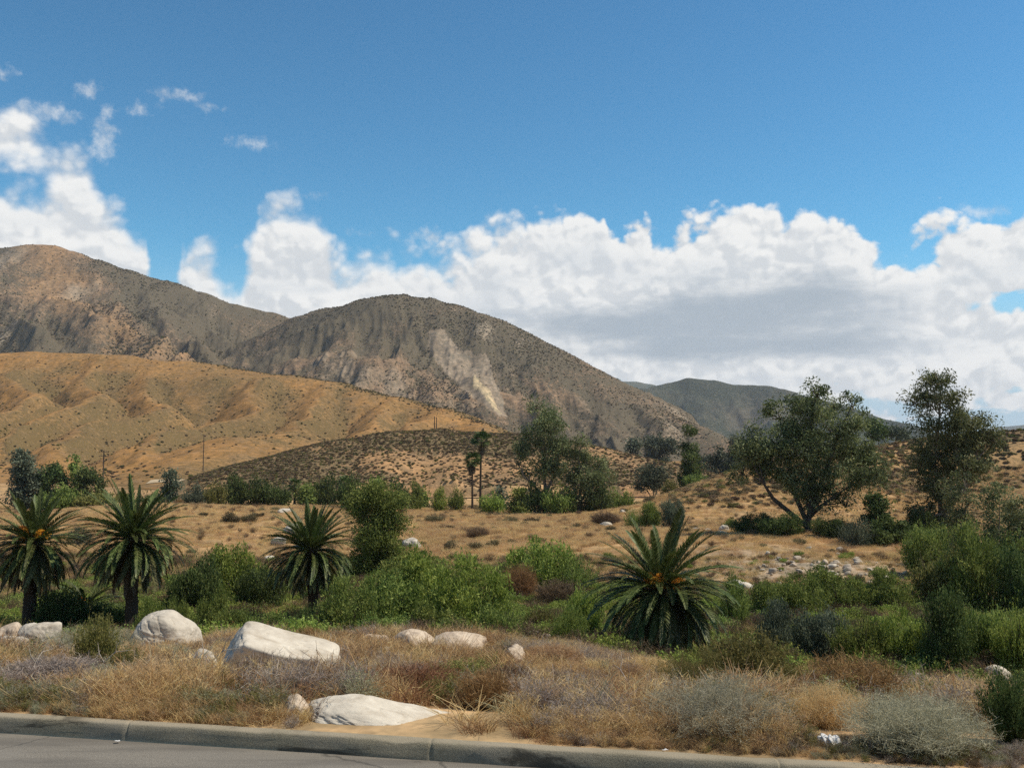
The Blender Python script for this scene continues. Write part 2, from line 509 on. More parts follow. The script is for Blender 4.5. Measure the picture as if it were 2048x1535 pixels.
def ground_z(x, y):
    x = np.asarray(x, float)
    y = np.asarray(y, float)
    w = 1 - sstep(14, 45, y)
    yp = y - KM * np.clip(x, -30, 30) * w
    z = HC + np.interp(yp, PY, PZ)
    z = z - (0.80 * sstep(0, 7, x)) * sstep(17, 25, y) * (1 - sstep(34, 42, y))
    far = sstep(12, 40, yp)
    z = z + fbm(x, y, 14, 4) * (0.10 + 0.55 * far) * sstep(10.2, 14, yp)
    z = z + fbm(x + 90, y, 60, 3) * 1.1 * sstep(50, 110, y)
    # the golden meadow on the left stands a little higher
    z = z + 2.3 * np.exp(-(((x + 55) / 34) ** 2 + ((y - 175) / 42) ** 2))
    z = z + 1.2 * np.exp(-(((x - 30) / 30) ** 2 + ((y - 120) / 18) ** 2))
    h = seg_field(x, y, R_RIDGE, 0.42, 10.0) + fbm(x, y, 30, 4) * 1.6
    z = np.where(y > 90, smax(z, h, 3.0), z)
    return z


def gz(x, y):
    return float(ground_z(np.array([x]), np.array([y]))[0])


C_GOLD = np.array([0.41, 0.262, 0.126])
C_STRAW = np.array([0.40, 0.265, 0.135])
C_DIRT = np.array([0.31, 0.21, 0.12])
C_SAND = np.array([0.47, 0.32, 0.17])
C_GREEN = np.array([0.075, 0.085, 0.030])


def lerp(a, b, t):
    return a * (1 - t[:, None]) + b * t[:, None]


def build_ground():
    s = np.concatenate([np.linspace(0.17, 40, 150), np.geomspace(40.4, 420, 190)[0:], np.geomspace(430, 14000, 40)])
    t = np.linspace(-1, 1, 420)
    S, T = np.meshgrid(s, t, indexing='ij')
    X = T * (S * 1.05 + 24)
    Y = S + KB + KM * np.clip(X, -40, 40) * (1 - sstep(8, 70, S))
    x, y = X.ravel(), Y.ravel()
    z = ground_z(x, y)
    n1 = fbm(x, y, 9, 5)
    n2 = fbm(x + 40, y + 11, 35, 4)
    col = lerp(C_DIRT, C_STRAW, np.clip(0.5 + n1, 0, 1))
    strip = (1 - sstep(0.8, 2.2, S.ravel() + n1 * 1.5)) * (0.25 + 0.75 * np.exp(-((x + 0.6) / 1.7) ** 2))
    col = lerp(col, C_SAND, strip)
    mid = sstep(34, 48, y) * (1 - sstep(78, 100, y + n2 * 30))
    col = lerp(col, C_GREEN * 1.2, mid * np.clip(0.3 + n1 * 1.0, 0, 1))
    fld = sstep(80, 100, y + n2 * 30)
    gold = lerp(C_GOLD, C_GOLD * np.array([0.78, 0.76, 0.85]), np.clip(0.3 + n2 * 1.4, 0, 1))
    col = lerp(col, gold, fld * np.clip(0.9 + n1 * 0.4, 0, 1))
    # the ground of the old river bed to the right is stonier
    rk = np.exp(-(((x - 27) / 14) ** 2 + ((y - 98) / 13) ** 2))
    col = lerp(col, np.array([0.34, 0.28, 0.21]), np.clip(rk * 0.9, 0, 1))
    # sandy verge below the road
    sand = sstep(262, 275, y) * (1 - sstep(318, 325, y)) * (1 - sstep(70, 90, x)) * sstep(-90, -60, x)
    col = lerp(col, C_SAND * np.array([0.95, 0.9, 0.82]), sand * 0.8)
    hillc = sstep(0.5, 6, z - (HC - 9.5)) * sstep(150, 200, y)
    col = lerp(col, lerp(C_GOLD * 0.8, np.array([0.20, 0.13, 0.08]), np.clip(0.5 + n2 * 2, 0, 1)), hillc * 0.8)
    veg = np.clip(0.32 + n2 * 0.5 + hillc * 0.35, 0, 1) * sstep(20, 40, y)
    me = mk('ground', np.stack([x, y, z], 1), gridfaces(len(t), len(s)),
            terrain_mat('valley_soil', (0.075, 0.06, 0.03), (0.14, 0.11, 0.055), 1.3, 0.42), {'col': col, 'veg': veg})
    tag(ob('ground', me), kind='structure')


build_ground()


# ------------------------------------------------------------------ hills and mountains
def hill_mesh(name, px0, px1, Y0, Y1, nu, nv, hfun, colfun, mat, sink=-14.0):
    u = np.linspace((px0 - 1024) / F, (px1 - 1024) / F, nu)
    yy = np.geomspace(Y0, Y1, nv)
    U, Y = np.meshgrid(u, yy)
    x, y = (U * Y).ravel(), Y.ravel()
    z = hfun(x, y)
    col, veg = colfun(x, y, z)
    me = mk(name, np.stack([x, y, z], 1), gridfaces(nu, nv), mat, {'col': col, 'veg': veg})
    return tag(ob(name, me), kind='structure')


def ridge(pts):
    return [at(*p) for p in pts]


# --- brown scrub hill above the road
H4 = [ridge([(395, 985, 330), (430, 968, 345), (500, 938, 370), (600, 905, 395), (700, 880, 415), (790, 866, 425), (870, 861, 430), (930, 866, 430),
             (1060, 872, 430), (1130, 884, 425), (1200, 903, 415), (1290, 925, 400), (1370, 948, 390), (1450, 985, 380)]),
      ridge([(870, 861, 430), (800, 905, 385), (760, 945, 350)]),
      ridge([(1060, 872, 430), (1050, 905, 390), (1030, 945, 350)]),
      ridge([(960, 866, 430), (930, 915, 375), (905, 950, 340)]),
      ridge([(1200, 903, 415), (1190, 930, 375), (1180, 955, 345)]),
      ridge([(650, 893, 405), (610, 925, 370), (580, 950, 345)])]


def h4(x, y):
    wx = fbm(x, y, 60, 3) * 8
    wy = fbm(x + 300, y, 60, 3) * 8
    h = seg_field(x + wx, y + wy, H4[0], 0.34, 16)
    for r in H4[1:]:
        h = smax(h, seg_field(x + wx, y + wy, r, 0.42, 9), 3)
    h = h + fbm(x, y, 22, 4) * 1.3
    # the road cut: a steep bank along the foot of the hill
    toe = 322 + fbm(x, y * 0, 25, 3) * 4
    k = sstep(0, 6.0, y - toe)
    h = (HC - 12.5) * (1 - k) + np.maximum(h, HC - 11.5 + 4.6 * np.exp(-((y - toe - 6) / 11) ** 2) * sstep(-75, -45, x) * (1 - sstep(55, 80, x))) * k
    h = h + k * (1 - sstep(8, 16, y - toe)) * (ridged(x, y * 0.3, 5, 3) - 0.6) * 2.2
    return np.maximum(h, HC - 14)


def c4(x, y, z):
    n = fbm(x, y, 40, 4)
    n2 = fbm(x + 77, y, 14, 4)
    col = lerp(np.array([0.36, 0.215, 0.105]), np.array([0.26, 0.17, 0.10]), np.clip(0.5 + n * 1.6, 0, 1))
    toe = 322 + fbm(x, y * 0, 25, 3) * 4
    cut = (1 - sstep(4, 8, y - toe + n2 * 8)) * sstep(-75, -45, x) * (1 - sstep(60, 90, x))
    col = lerp(col, lerp(np.array([0.46, 0.30, 0.15]), np.array([0.36, 0.20, 0.10]), np.clip(0.5 + n2 * 1.5, 0, 1)), cut * 0.9)
    veg = np.clip(0.62 + n * 0.8 + sstep(-20, -90, x) * 0.35, 0.3, 1) * (1 - 0.8 * cut)
    return col, veg


scrub_near = terrain_mat('scrub_hill_soil', (0.105, 0.085, 0.042), (0.19, 0.135, 0.075), 2.0, 0.42, soil_var=0.45, bump=0.7)
hill_mesh('hill', 330, 1560, 316, 560, 560, 130, h4, c4, scrub_near)

# --- golden foothill with its spurs
H3C = ridge([(-500, 742, 1020), (-250, 722, 1020), (0, 710, 1020), (90, 706, 1020), (180, 710, 1010), (270, 713, 1000), (330, 722, 990), (440, 730, 975), (530, 743, 960), (620, 757, 940), (720, 777, 910),
             (800, 797, 880), (880, 817, 850), (960, 842, 820), (1010, 860, 800), (1090, 885, 780), (1200, 915, 760), (1320, 945, 740)])
H3S = [ridge([(117, 712, 1015), (60, 757, 880), (0, 800, 760), (-60, 850, 650)]),
       ridge([(352, 727, 985), (305, 775, 870), (234, 825, 730), (156, 885, 590), (120, 925, 520)]),
       ridge([(560, 752, 950), (500, 795, 830), (430, 838, 720), (340, 880, 610), (265, 915, 540)]),
       ridge([(660, 765, 925), (600, 805, 820), (555, 845, 720), (470, 895, 600)]),
       ridge([(770, 790, 890), (740, 830, 770), (700, 860, 680)]),
       ridge([(240, 712, 1000), (190, 760, 880), (110, 812, 740), (40, 870, 610)]),
       ridge([(880, 817, 850), (830, 845, 760), (790, 870, 690)]),
       ridge([(-200, 720, 1020), (-260, 790, 840), (-340, 860, 660)]),
       ridge([(560, 857, 620), (500, 868, 590), (430, 900, 530), (360, 930, 480), (330, 950, 455)])]


def h3(x, y):
    wx = fbm(x, y, 130, 5) * 34
    wy = fbm(x + 500, y, 130, 5) * 34
    h = seg_field(x + wx * 0.4, y + wy * 0.4, H3C, 0.44, 16)
    for r in H3S[:-1]:
        h = smax(h, seg_field(x + wx * 1.15, y + wy * 1.15, r, 0.74, 7), 3)
    r = H3S[-1]
    h = smax(h, seg_field(x + wx * .3, y + wy * .3, r, 0.34, 14), 3)
    h = h + fbm(x, y, 45, 5) * 3.4 - (1 - ridged(x + wx, y * 0.45, 38, 3)) * 3.5 * sstep(0, 25, h - HC) * sstep(8, 60, seg_dist(x, y, H3C))
    # plain at the foot
    base = HC + np.interp(y, [400, 480, 560, 700], [-9.5, -6.5, -2.0, 3.0])
    return smax(h, base - sstep(720, 800, y) * 60, 4)


def aspect(hfun, x, y, e):
    gx = (hfun(x + e, y) - hfun(x - e, y)) / (2 * e)
    gy = (hfun(x, y + e) - hfun(x, y - e)) / (2 * e)
    return gx, gy


def c3(x, y, z):
    gx, gy = aspect(h3, x, y, 6.0)
    n = fbm(x, y, 90, 5)
    n2 = fbm(x + 50, y + 9, 25, 4)
    # scrub keeps to the gullies and the slopes turned right, crests are bare gold
    lap = h3(x + 22, y) + h3(x - 22, y) + h3(x, y + 22) + h3(x, y - 22) - 4 * h3(x, y)
    gully = sstep(-1.0, 9.0, lap)
    green = np.clip(0.22 + n * 0.9 + gully * 0.45 + np.clip(-gx * 1.6 + 0.1, -0.25, 0.6), 0, 1)
    col = lerp(np.array([0.315, 0.172, 0.064]), np.array([0.195, 0.130, 0.060]), green)
    col = col * (1 + 0.25 * n2)[:, None]
    crest = 1 - sstep(0, 14, np.abs(seg_dist(x, y, H3C)))
    veg = np.clip(0.12 + green * 0.68 + crest * 0.35 * sstep(-330, -240, x) + n2 * 0.25, 0, 1)
    return col, veg


def seg_dist(x, y, pts):
    best = np.full(np.shape(x), 1e9)
    for (a, b) in zip(pts[:-1], pts[1:]):
        dx, dy = b[0] - a[0], b[1] - a[1]
        t = np.clip(((x - a[0]) * dx + (y - a[1]) * dy) / (dx * dx + dy * dy + 1e-9), 0, 1)
        best = np.minimum(best, np.hypot(x - a[0] - t * dx, y - a[1] - t * dy))
    return best


gold_mat = terrain_mat('golden_hill_soil', (0.105, 0.080, 0.036), (0.180, 0.120, 0.052), 2.2, 0.40, soil_var=0.4, bump=0.6)
hill_mesh('foothill', -250, 1420, 400, 1250, 640, 230, h3, c3, gold_mat)

# --- the two mountains
HLC = ridge([(-700, 640, 2300), (-450, 575, 2250), (-250, 530, 2200), (-120, 508, 2150), (0, 495, 2100), (60, 491, 2080), (100, 492, 2080), (140, 503, 2080), (200, 522, 2080), (260, 541, 2080), (330, 561, 2080),
             (400, 586, 2080), (470, 608, 2080), (540, 623, 2080), (600, 641, 2080), (680, 670, 2100), (800, 740, 2150)])
HLS = [ridge([(100, 492, 2080), (130, 579, 1840), (197, 602, 1760), (297, 660, 1560), (371, 690, 1450), (488, 728, 1330)]),
       ridge([(130, 579, 1840), (60, 620, 1700), (20, 665, 1550), (-40, 700, 1430)]),
       ridge([(0, 495, 2100), (-60, 560, 1880), (-120, 640, 1650)]),
       ridge([(300, 550, 2080), (340, 600, 1900), (380, 650, 1750), (450, 700, 1600)]),
       ridge([(420, 592, 2080), (450, 640, 1920), (500, 690, 1760)]),
       ridge([(230, 530, 2080), (250, 580, 1930), (300, 620, 1800)]),
       ridge([(197, 602, 1760), (170, 650, 1600), (150, 690, 1480)])]
HCC = ridge([(480, 690, 1950), (540, 668, 1900), (590, 645, 1860), (620, 632, 1840), (660, 618, 1820), (700, 612, 1800), (740, 597, 1790), (790, 590, 1780), (850, 598, 1780), (900, 608, 1770), (950, 625, 1760), (1000, 652, 1740),
             (1050, 681, 1720), (1095, 714, 1700), (1130, 721, 1680), (1160, 738, 1650), (1220, 771, 1600), (1300, 816, 1530), (1380, 852, 1450), (1460, 884, 1370), (1520, 905, 1300), (1600, 935, 1250)])
HCS = [ridge([(700, 612, 1800), (640, 660, 1660), (580, 715, 1500), (550, 750, 1400)]),
       ridge([(790, 590, 1780), (770, 640, 1640), (720, 700, 1480), (680, 750, 1360)]),
       ridge([(850, 598, 1780), (850, 660, 1600), (840, 720, 1440), (860, 780, 1300), (930, 835, 1180)]),
       ridge([(1000, 652, 1740), (1010, 700, 1600), (1040, 760, 1440), (1060, 820, 1290)]),
       ridge([(1130, 721, 1680), (1140, 770, 1540), (1180, 820, 1390), (1230, 870, 1230)]),
       ridge([(1260, 795, 1560), (1290, 830, 1440), (1330, 875, 1300)])]


def mount(crest, spurs, s1, s2):
    def h(x, y):
        wx = fbm(x, y, 260, 5) * 60
        wy = fbm(x + 800, y, 260, 5) * 60
        v = seg_field(x + wx * 0.25, y + wy * 0.25, crest, s1, 30)
        for r in spurs:
            v = smax(v, seg_field(x + wx, y + wy, r, s2, 9), 5)
        lo = sstep(2000, 1300, y) * 0
        d = seg_dist(x, y, crest)
        rough = sstep(10, 160, d)
        v = v + fbm(x, y, 90, 5) * (5 + 14 * rough) - (1 - ridged(x + wx * 1.4, y * 0.5 + wy, 110, 4)) * 48 * rough - (1 - ridged(x * 1.2 + wy, y * 0.4, 42, 3)) * 14 * rough
        return np.maximum(v, HC - 16)
    return h


hL = mount(HLC, HLS, 0.56, 0.74)
hC = mount(HCC, HCS, 0.54, 0.72)

SCAR = [(858, 660), (890, 660), (904, 680), (918, 698), (945, 700), (974, 704), (982, 735), (988, 760), (1002, 795), (1014, 834), (998, 834), (965, 805), (940, 788), (915, 768), (892, 748), (872, 724), (860, 700)]
GASH = [(948, 752), (958, 756), (975, 775), (985, 792), (1000, 822), (1006, 832), (996, 826), (980, 806), (962, 785), (950, 768)]


def inpoly(px, py, poly):
    inside = np.zeros(px.shape, bool)
    j = len(poly) - 1
    for i in range(len(poly)):
        xi, yi = poly[i]
        xj, yj = poly[j]
        c = ((yi > py) != (yj > py)) & (px < (xj - xi) * (py - yi) / (yj - yi + 1e-9) + xi)
        inside ^= c
        j = i
    return inside


def to_px(x, y, z):
    """where a bare landslide patch lies on the slope was read off the photograph once"""
    f = np.array([0, math.cos(PITCH), math.sin(PITCH)])
    u = np.array([0, -math.sin(PITCH), math.cos(PITCH)])
    d = y * f[1] + (z - HC) * f[2]
    return 1024 + F * x / d, 767.5 - F * (y * u[1] + (z - HC) * u[2]) / d


def cmount(h, left):
    def f(x, y, z):
        gx, gy = aspect(h, x, y, 10.0)
        n = fbm(x, y, 160, 5)
        n2 = fbm(x + 50, y + 9, 45, 4)
        lap = h(x + 30, y) + h(x - 30, y) + h(x, y + 30) + h(x, y - 30) - 4 * h(x, y)
        gully = sstep(0, 22, lap)
        hi = sstep(120, 330, z)
        green = np.clip(0.36 + n * 1.1 + gully * 0.5 + hi * 0.25, 0, 1)
        col = lerp(np.array([0.228, 0.155, 0.098]), np.array([0.142, 0.115, 0.080]), green)
        rocky = np.clip(fbm(x + 7, y * 0.5, 60, 4) * 2.2 - 0.25, 0, 1) * sstep(0.35, 0.7, np.hypot(gx, gy))
        col = lerp(col, np.array([0.33, 0.27, 0.20]), rocky * 0.75)
        veg = np.clip(0.53 + green * 0.50 + n2 * 0.35 - rocky * 0.35, 0, 1)
        px, py = to_px(x, y, z)
        if left:
            spur = np.clip(1 - seg_dist(x, y, HLS[0]) / 75 + n2 * 0.8, 0, 1)
            col = lerp(col, np.array([0.29, 0.175, 0.088]), spur * 0.7)
            veg = veg * (1 - 0.55 * spur)
        else:
            jx, jy = px + n2 * 9, py + fbm(x, y + 60, 30, 3) * 9
            sc = inpoly(jx, jy, SCAR).astype(float)
            gs = inpoly(jx, jy, GASH).astype(float)
            col = lerp(col, lerp(np.array([0.285, 0.228, 0.168]), np.array([0.215, 0.170, 0.122]), np.clip(0.4 + n2 * 2.0, 0, 1)), sc * 0.95)
            col = lerp(col, np.array([0.50, 0.39, 0.24]), gs * 0.9)
            veg = veg * (1 - 0.75 * np.maximum(sc, gs))
        return col, veg
    return f


mt_mat = terrain_mat('mountain_scrub_soil', (0.080, 0.074, 0.046), (0.150, 0.116, 0.080), 4.2, 0.42, soil_var=0.45, bump=0.7)
hill_mesh('mountain', -330, 900, 1150, 2700, 620, 260, hL, cmount(hL, True), mt_mat)
o = hill_mesh('mountain', 430, 1700, 1020, 2300, 640, 250, hC, cmount(hC, False), mt_mat)

# --- hills farther up the valley
HF = ridge([(1050, 830, 3600), (1150, 800, 3700), (1250, 787, 3800), (1300, 776, 3900), (1340, 765, 4000), (1380, 757, 4000), (1420, 760, 4000), (1470, 768, 4000), (1530, 770, 3950), (1560, 777, 3900), (1620, 793, 3850), (1680, 809, 3800), (1720, 826, 3750), (1760, 838, 3700),
            (1800, 845, 3650), (1850, 868, 3600), (1950, 890, 3500), (2200, 900, 3400)])
HFS = [ridge([(1380, 757, 4000), (1400, 810, 3500), (1440, 860, 3000)]), ridge([(1530, 770, 3950), (1540, 820, 3500), (1560, 870, 3050)]),
       ridge([(1300, 776, 3900), (1310, 820, 3450), (1340, 870, 2950)]), ridge([(1680, 809, 3800), (1690, 850, 3400), (1700, 880, 3100)])]
hF = mount(HF, HFS, 0.45, 0.55)


def cF(x, y, z):
    n = fbm(x, y, 300, 5)
    col = lerp(np.array([0.085, 0.078, 0.055]), np.array([0.050, 0.062, 0.040]), np.clip(0.5 + n * 1.4, 0, 1))
    return col, np.clip(0.7 + n * 0.5, 0, 1)


far_mat = terrain_mat('far_hill_soil', (0.026, 0.034, 0.022), (0.052, 0.056, 0.038), 9.0, 0.42, bump=0.5)
hill_mesh('far_mountain', 1000, 2300, 2700, 5200, 330, 130, hF, cF, far_mat)
HG = ridge([(1000, 800, 6500), (1130, 778, 6800), (1200, 768, 7000), (1235, 762, 7000), (1270, 762, 7000), (1295, 767, 7000), (1310, 778, 7000), (1360, 800, 7000), (1500, 850, 7000)])
HH = ridge([(1700, 905, 9000), (1850, 880, 9000), (1960, 862, 9000), (2000, 852, 9000), (2048, 849, 9000), (2120, 842, 9000), (2300, 830, 9000), (2600, 800, 9000)])
hG = mount(HG, [], 0.4, 0.5)
hH = mount(HH, [], 0.35, 0.5)


def cG(x, y, z):
    n = fbm(x, y, 400, 5)
    return lerp(np.array([0.075, 0.085, 0.055]), np.array([0.11, 0.11, 0.075]), np.clip(0.5 + n * 1.4, 0, 1)), np.clip(0.6 + n, 0, 1)


hill_mesh('distant_mountain', 950, 1600, 6200, 8000, 160, 40, hG, cG, far_mat)
hill_mesh('distant_mountain', 1650, 2600, 8000, 10000, 160, 40, hH, cG, far_mat)

# ------------------------------------------------------------------ road and kerb
def build_road():
    m, nt, out = new_mat('old_asphalt')
    geo = N(nt, 'ShaderNodeNewGeometry')
    pos = geo.outputs['Position']
    fine = noise(nt, pos, 120.0, 3.0, 0.7)
    big = noise(nt, pos, 0.9, 5.0, 0.6)
    stv = N(nt, 'ShaderNodeVectorMath', operation='MULTIPLY', ins={0: pos, 1: (0.35, 2.2, 1)}).outputs[0]
    lane = noise(nt, stv, 1.2, 4.0, 0.6)
    c = ramp(nt, fine, [(0.3, (0.085, 0.075, 0.061)), (0.5, (0.175, 0.158, 0.131)), (0.72, (0.33, 0.30, 0.25))])
    c = mixc(nt, smooth(nt, lane, 0.42, 0.66, 0, 0.6), c, (0.095, 0.086, 0.074))
    spot = noise(nt, pos, 2.6, 6.0, 0.7)
    c = mixc(nt, smooth(nt, spot, 0.62, 0.72, 0, 0.55), c, (0.055, 0.050, 0.044))
    c = mixc(nt, smooth(nt, big, 0.5, 0.75, 0, 0.4), c, (0.20, 0.185, 0.16))
    vor = N(nt, 'ShaderNodeTexVoronoi', feature='DISTANCE_TO_EDGE', ins={'Scale': 0.35})
    wv = N(nt, 'ShaderNodeVectorMath', operation='ADD', ins={0: pos}).outputs[0]
    nz = N(nt, 'ShaderNodeTexNoise', ins={'Scale': 3.0, 'Detail': 4.0, 'Vector': pos})
    nt.links.new(N(nt, 'ShaderNodeVectorMath', operation='MULTIPLY_ADD', ins={0: nz.outputs['Color'], 1: (0.35, 0.35, 0.0), 2: pos}).outputs[0], vor.inputs['Vector'])
    crack = smooth(nt, vor.outputs['Distance'], 0.001, 0.006, 0.5, 0.0)
    c = mixc(nt, crack, c, (0.03, 0.03, 0.028))
    p = N(nt, 'ShaderNodeBsdfPrincipled', ins={'Base Color': c, 'Roughness': 0.9, 'Specular IOR Level': 0.2})
    b = N(nt, 'ShaderNodeBump', ins={'Strength': 0.6, 'Distance': 0.008, 'Height': fine})
    nt.links.new(b.outputs[0], p.inputs['Normal'])
    nt.links.new(p.outputs[0], out.inputs[0])
    xs = np.linspace(-70, 70, 141)
    ts = np.linspace(0, 1, 30)
    X, T = np.meshgrid(xs, ts)
    Yk = KB + KM * X - 0.002
    Y = Yk - T * (Yk + 40)
    Z = 0.0 + 0.02 * np.clip((Yk - Y) / 6, 0, 1)
    me = mk('road', np.stack([X.ravel(), Y.ravel(), Z.ravel()], 1), gridfaces(141, 30), m)
    tag(ob('road', me), kind='structure')

    m, nt, out = new_mat('weathered_kerb_concrete')
    geo = N(nt, 'ShaderNodeNewGeometry')
    pos = geo.outputs['Position']
    fine = noise(nt, pos, 90.0, 4.0, 0.7)
    n1 = noise(nt, pos, 1.7, 5.0, 0.6)
    sv = N(nt, 'ShaderNodeVectorMath', operation='MULTIPLY', ins={0: pos, 1: (1.0, 1.0, 5.0)}).outputs[0]
    st = noise(nt, sv, 0.85, 6.0, 0.66, 0.5)
    c = ramp(nt, fine, [(0.3, (0.13, 0.112, 0.075)), (0.5, (0.215, 0.188, 0.130)), (0.7, (0.32, 0.285, 0.205))])
    c = mixc(nt, smooth(nt, n1, 0.4, 0.7, 0, 0.35), c, (0.18, 0.17, 0.15))
    c = mixc(nt, smooth(nt, st, 0.53, 0.62, 0, 0.85), c, (0.045, 0.040, 0.030))
    top = N(nt, 'ShaderNodeSeparateXYZ', ins={0: geo.outputs['Normal']}).outputs[2]
    dust = math_n(nt, 'MULTIPLY', smooth(nt, top, 0.6, 0.95), smooth(nt, n1, 0.3, 0.6, 0.2, 0.75))
    c = mixc(nt, dust, c, (0.33, 0.28, 0.20))
    p = N(nt, 'ShaderNodeBsdfPrincipled', ins={'Base Color': c, 'Roughness': 0.92, 'Specular IOR Level': 0.15})
    b = N(nt, 'ShaderNodeBump', ins={'Strength': 0.7, 'Distance': 0.012, 'Height': math_n(nt, 'ADD', fine, math_n(nt, 'MULTIPLY', n1, 1.5))})
    nt.links.new(b.outputs[0], p.inputs['Normal'])
    nt.links.new(p.outputs[0], out.inputs[0])
    jt = np.arange(-58.7, 60, 3.05)
    xs = np.sort(np.concatenate([np.linspace(-60, 60, 1600)] + [jt + q for q in (-0.016, -0.008, 0.008, 0.016)]))
    joint = (np.abs(xs[:, None] - jt[None, :]).min(1) < 0.010) * 0.005
    prof = [(0.0, -0.05), (0.0, 0.0), (0.012, 0.05), (0.022, 0.10), (0.034, 0.135), (0.055, 0.152), (0.085, 0.157), (0.13, 0.158), (0.175, 0.156), (0.195, 0.148), (0.2, 0.10), (0.2, -0.1)]
    rows = []
    for k, (a, h) in enumerate(prof):
        wob = fbm(xs, xs * 0 + k * 0.23, 0.35, 4) * 0.012 + fbm(xs, xs * 0, 4, 3) * 0.02
        chip = np.clip(fbm(xs + 33, xs * 0 + 4, 0.8, 4) - 0.38, 0, 1) * 0.10 if 3 <= k <= 6 else 0
        rows.append(np.stack([xs, KB + KM * xs + a + wob + (joint if k < 6 else 0), np.full_like(xs, h) + fbm(xs, xs * 0 + k, 0.5, 4) * 0.008 - chip - (joint if 5 <= k <= 9 else 0)], 1))
    V = np.concatenate(rows)
    tag(ob('kerb', mk('kerb', V, gridfaces(len(xs), len(prof)), m)), kind='structure')


build_road()
# ------------------------------------------------------------------ plant geometry
def ribbons(rng, pts, w0, w1, tone):
    """pts (n, k, 3): curved thin blades. Returns V, quads, tone"""
    n, k, _ = pts.shape
    d = pts[:, -1] - pts[:, 0]
    r = rng.normal(size=(n, 3))
    side = np.cross(d, r)
    side /= np.linalg.norm(side, axis=1, keepdims=True) + 1e-9
    w = np.linspace(w0, w1, k)[None, :, None]
    A = pts + side[:, None, :] * w
    B = pts - side[:, None, :] * w
    V = np.stack([A, B], 2).reshape(n * k * 2, 3)
    base = (np.arange(n) * k * 2)[:, None] + (np.arange(k - 1) * 2)[None, :]
    base = base.ravel()
    Q = np.stack([base, base + 1, base + 3, base + 2], 1)
    return V, Q, np.repeat(tone, k * 2)


def leaves(rng, pos, size, aspect_, tone, updir=None, spread=1.0):
    """diamond leaves at pos; size (n,)"""
    n = len(pos)
    d = rng.normal(size=(n, 3)) * spread
    if updir is not None:
        d = d + updir
    d /= np.linalg.norm(d, axis=1, keepdims=True) + 1e-9
    s = np.cross(d, rng.normal(size=(n, 3)))
    s /= np.linalg.norm(s, axis=1, keepdims=True) + 1e-9
    L = size[:, None]
    a = pos - d * L * 0.5
    b = pos + s * L * aspect_ * 0.5
    c = pos + d * L * 0.5
    e = pos - s * L * aspect_ * 0.5
    V = np.stack([a, b, c, e], 1).reshape(-1, 3)
    i = np.arange(n) * 4
    Q = np.stack([i, i + 1, i + 2, i + 3], 1)
    return V, Q, np.repeat(tone, 4)


def join(parts):
    Vs, Qs, Ts, off = [], [], [], 0
    for V, Q, T in parts:
        Vs.append(V)
        Qs.append(Q + off)
        Ts.append(T)
        off += len(V)
    return np.concatenate(Vs), np.concatenate(Qs), np.concatenate(Ts)


def tube(path, radii, sides=7):
    """one tapered limb"""
    path = np.asarray(path, float)
    k = len(path)
    tang = np.gradient(path, axis=0)
    tang /= np.linalg.norm(tang, axis=1, keepdims=True) + 1e-9
    ref = np.array([0.3, 0.9, 0.1])
    u = np.cross(tang, ref)
    u /= np.linalg.norm(u, axis=1, keepdims=True) + 1e-9
    v = np.cross(tang, u)
    a = np.linspace(0, 2 * math.pi, sides, endpoint=False)
    rad = np.asarray(radii)[:, None, None]
    ring = path[:, None, :] + rad * (np.cos(a)[None, :, None] * u[:, None, :] + np.sin(a)[None, :, None] * v[:, None, :])
    V = ring.reshape(-1, 3)
    Q = []
    for i in range(k - 1):
        for j in range(sides):
            Q.append((i * sides + j, i * sides + (j + 1) % sides, (i + 1) * sides + (j + 1) % sides, (i + 1) * sides + j))
    return V, np.array(Q), np.zeros(len(V))


def clumps(rng, blobs, per, n, sig, lumpy=0.75):
    """leaf positions gathered in clumps spread through ellipsoid blobs (x,y,z,rx,ry,rz)"""
    blobs = np.asarray(blobs, float)
    vol = (blobs[:, 3] * blobs[:, 4] * blobs[:, 5]) ** 0.72
    vol = vol / vol.sum()
    nc = max(4, int(per * len(blobs)))
    bi = rng.choice(len(blobs), nc, p=vol)
    d = rng.normal(size=(nc, 3))
    d /= np.linalg.norm(d, axis=1, keepdims=True)
    rr = rng.random(nc) ** 0.36
    cen = blobs[bi, :3] + d * rr[:, None] * blobs[bi, 3:]
    ctone = np.clip(rng.normal(0.48, 0.27, nc), 0, 1)
    ci = rng.integers(0, nc, n)
    s = sig * (0.6 + rng.random(nc) * 0.9)
    g = rng.normal(size=(n, 3))
    gl = np.linalg.norm(g, axis=1, keepdims=True)
    g = g / gl * np.minimum(gl, 1.9) * np.array([1, 1, lumpy])
    pos = cen[ci] + g * s[ci][:, None]
    tone = np.clip(ctone[ci] + rng.normal(0, 0.16, n), 0, 1)
    out = pos - blobs[bi[ci], :3]
    return pos, tone, out


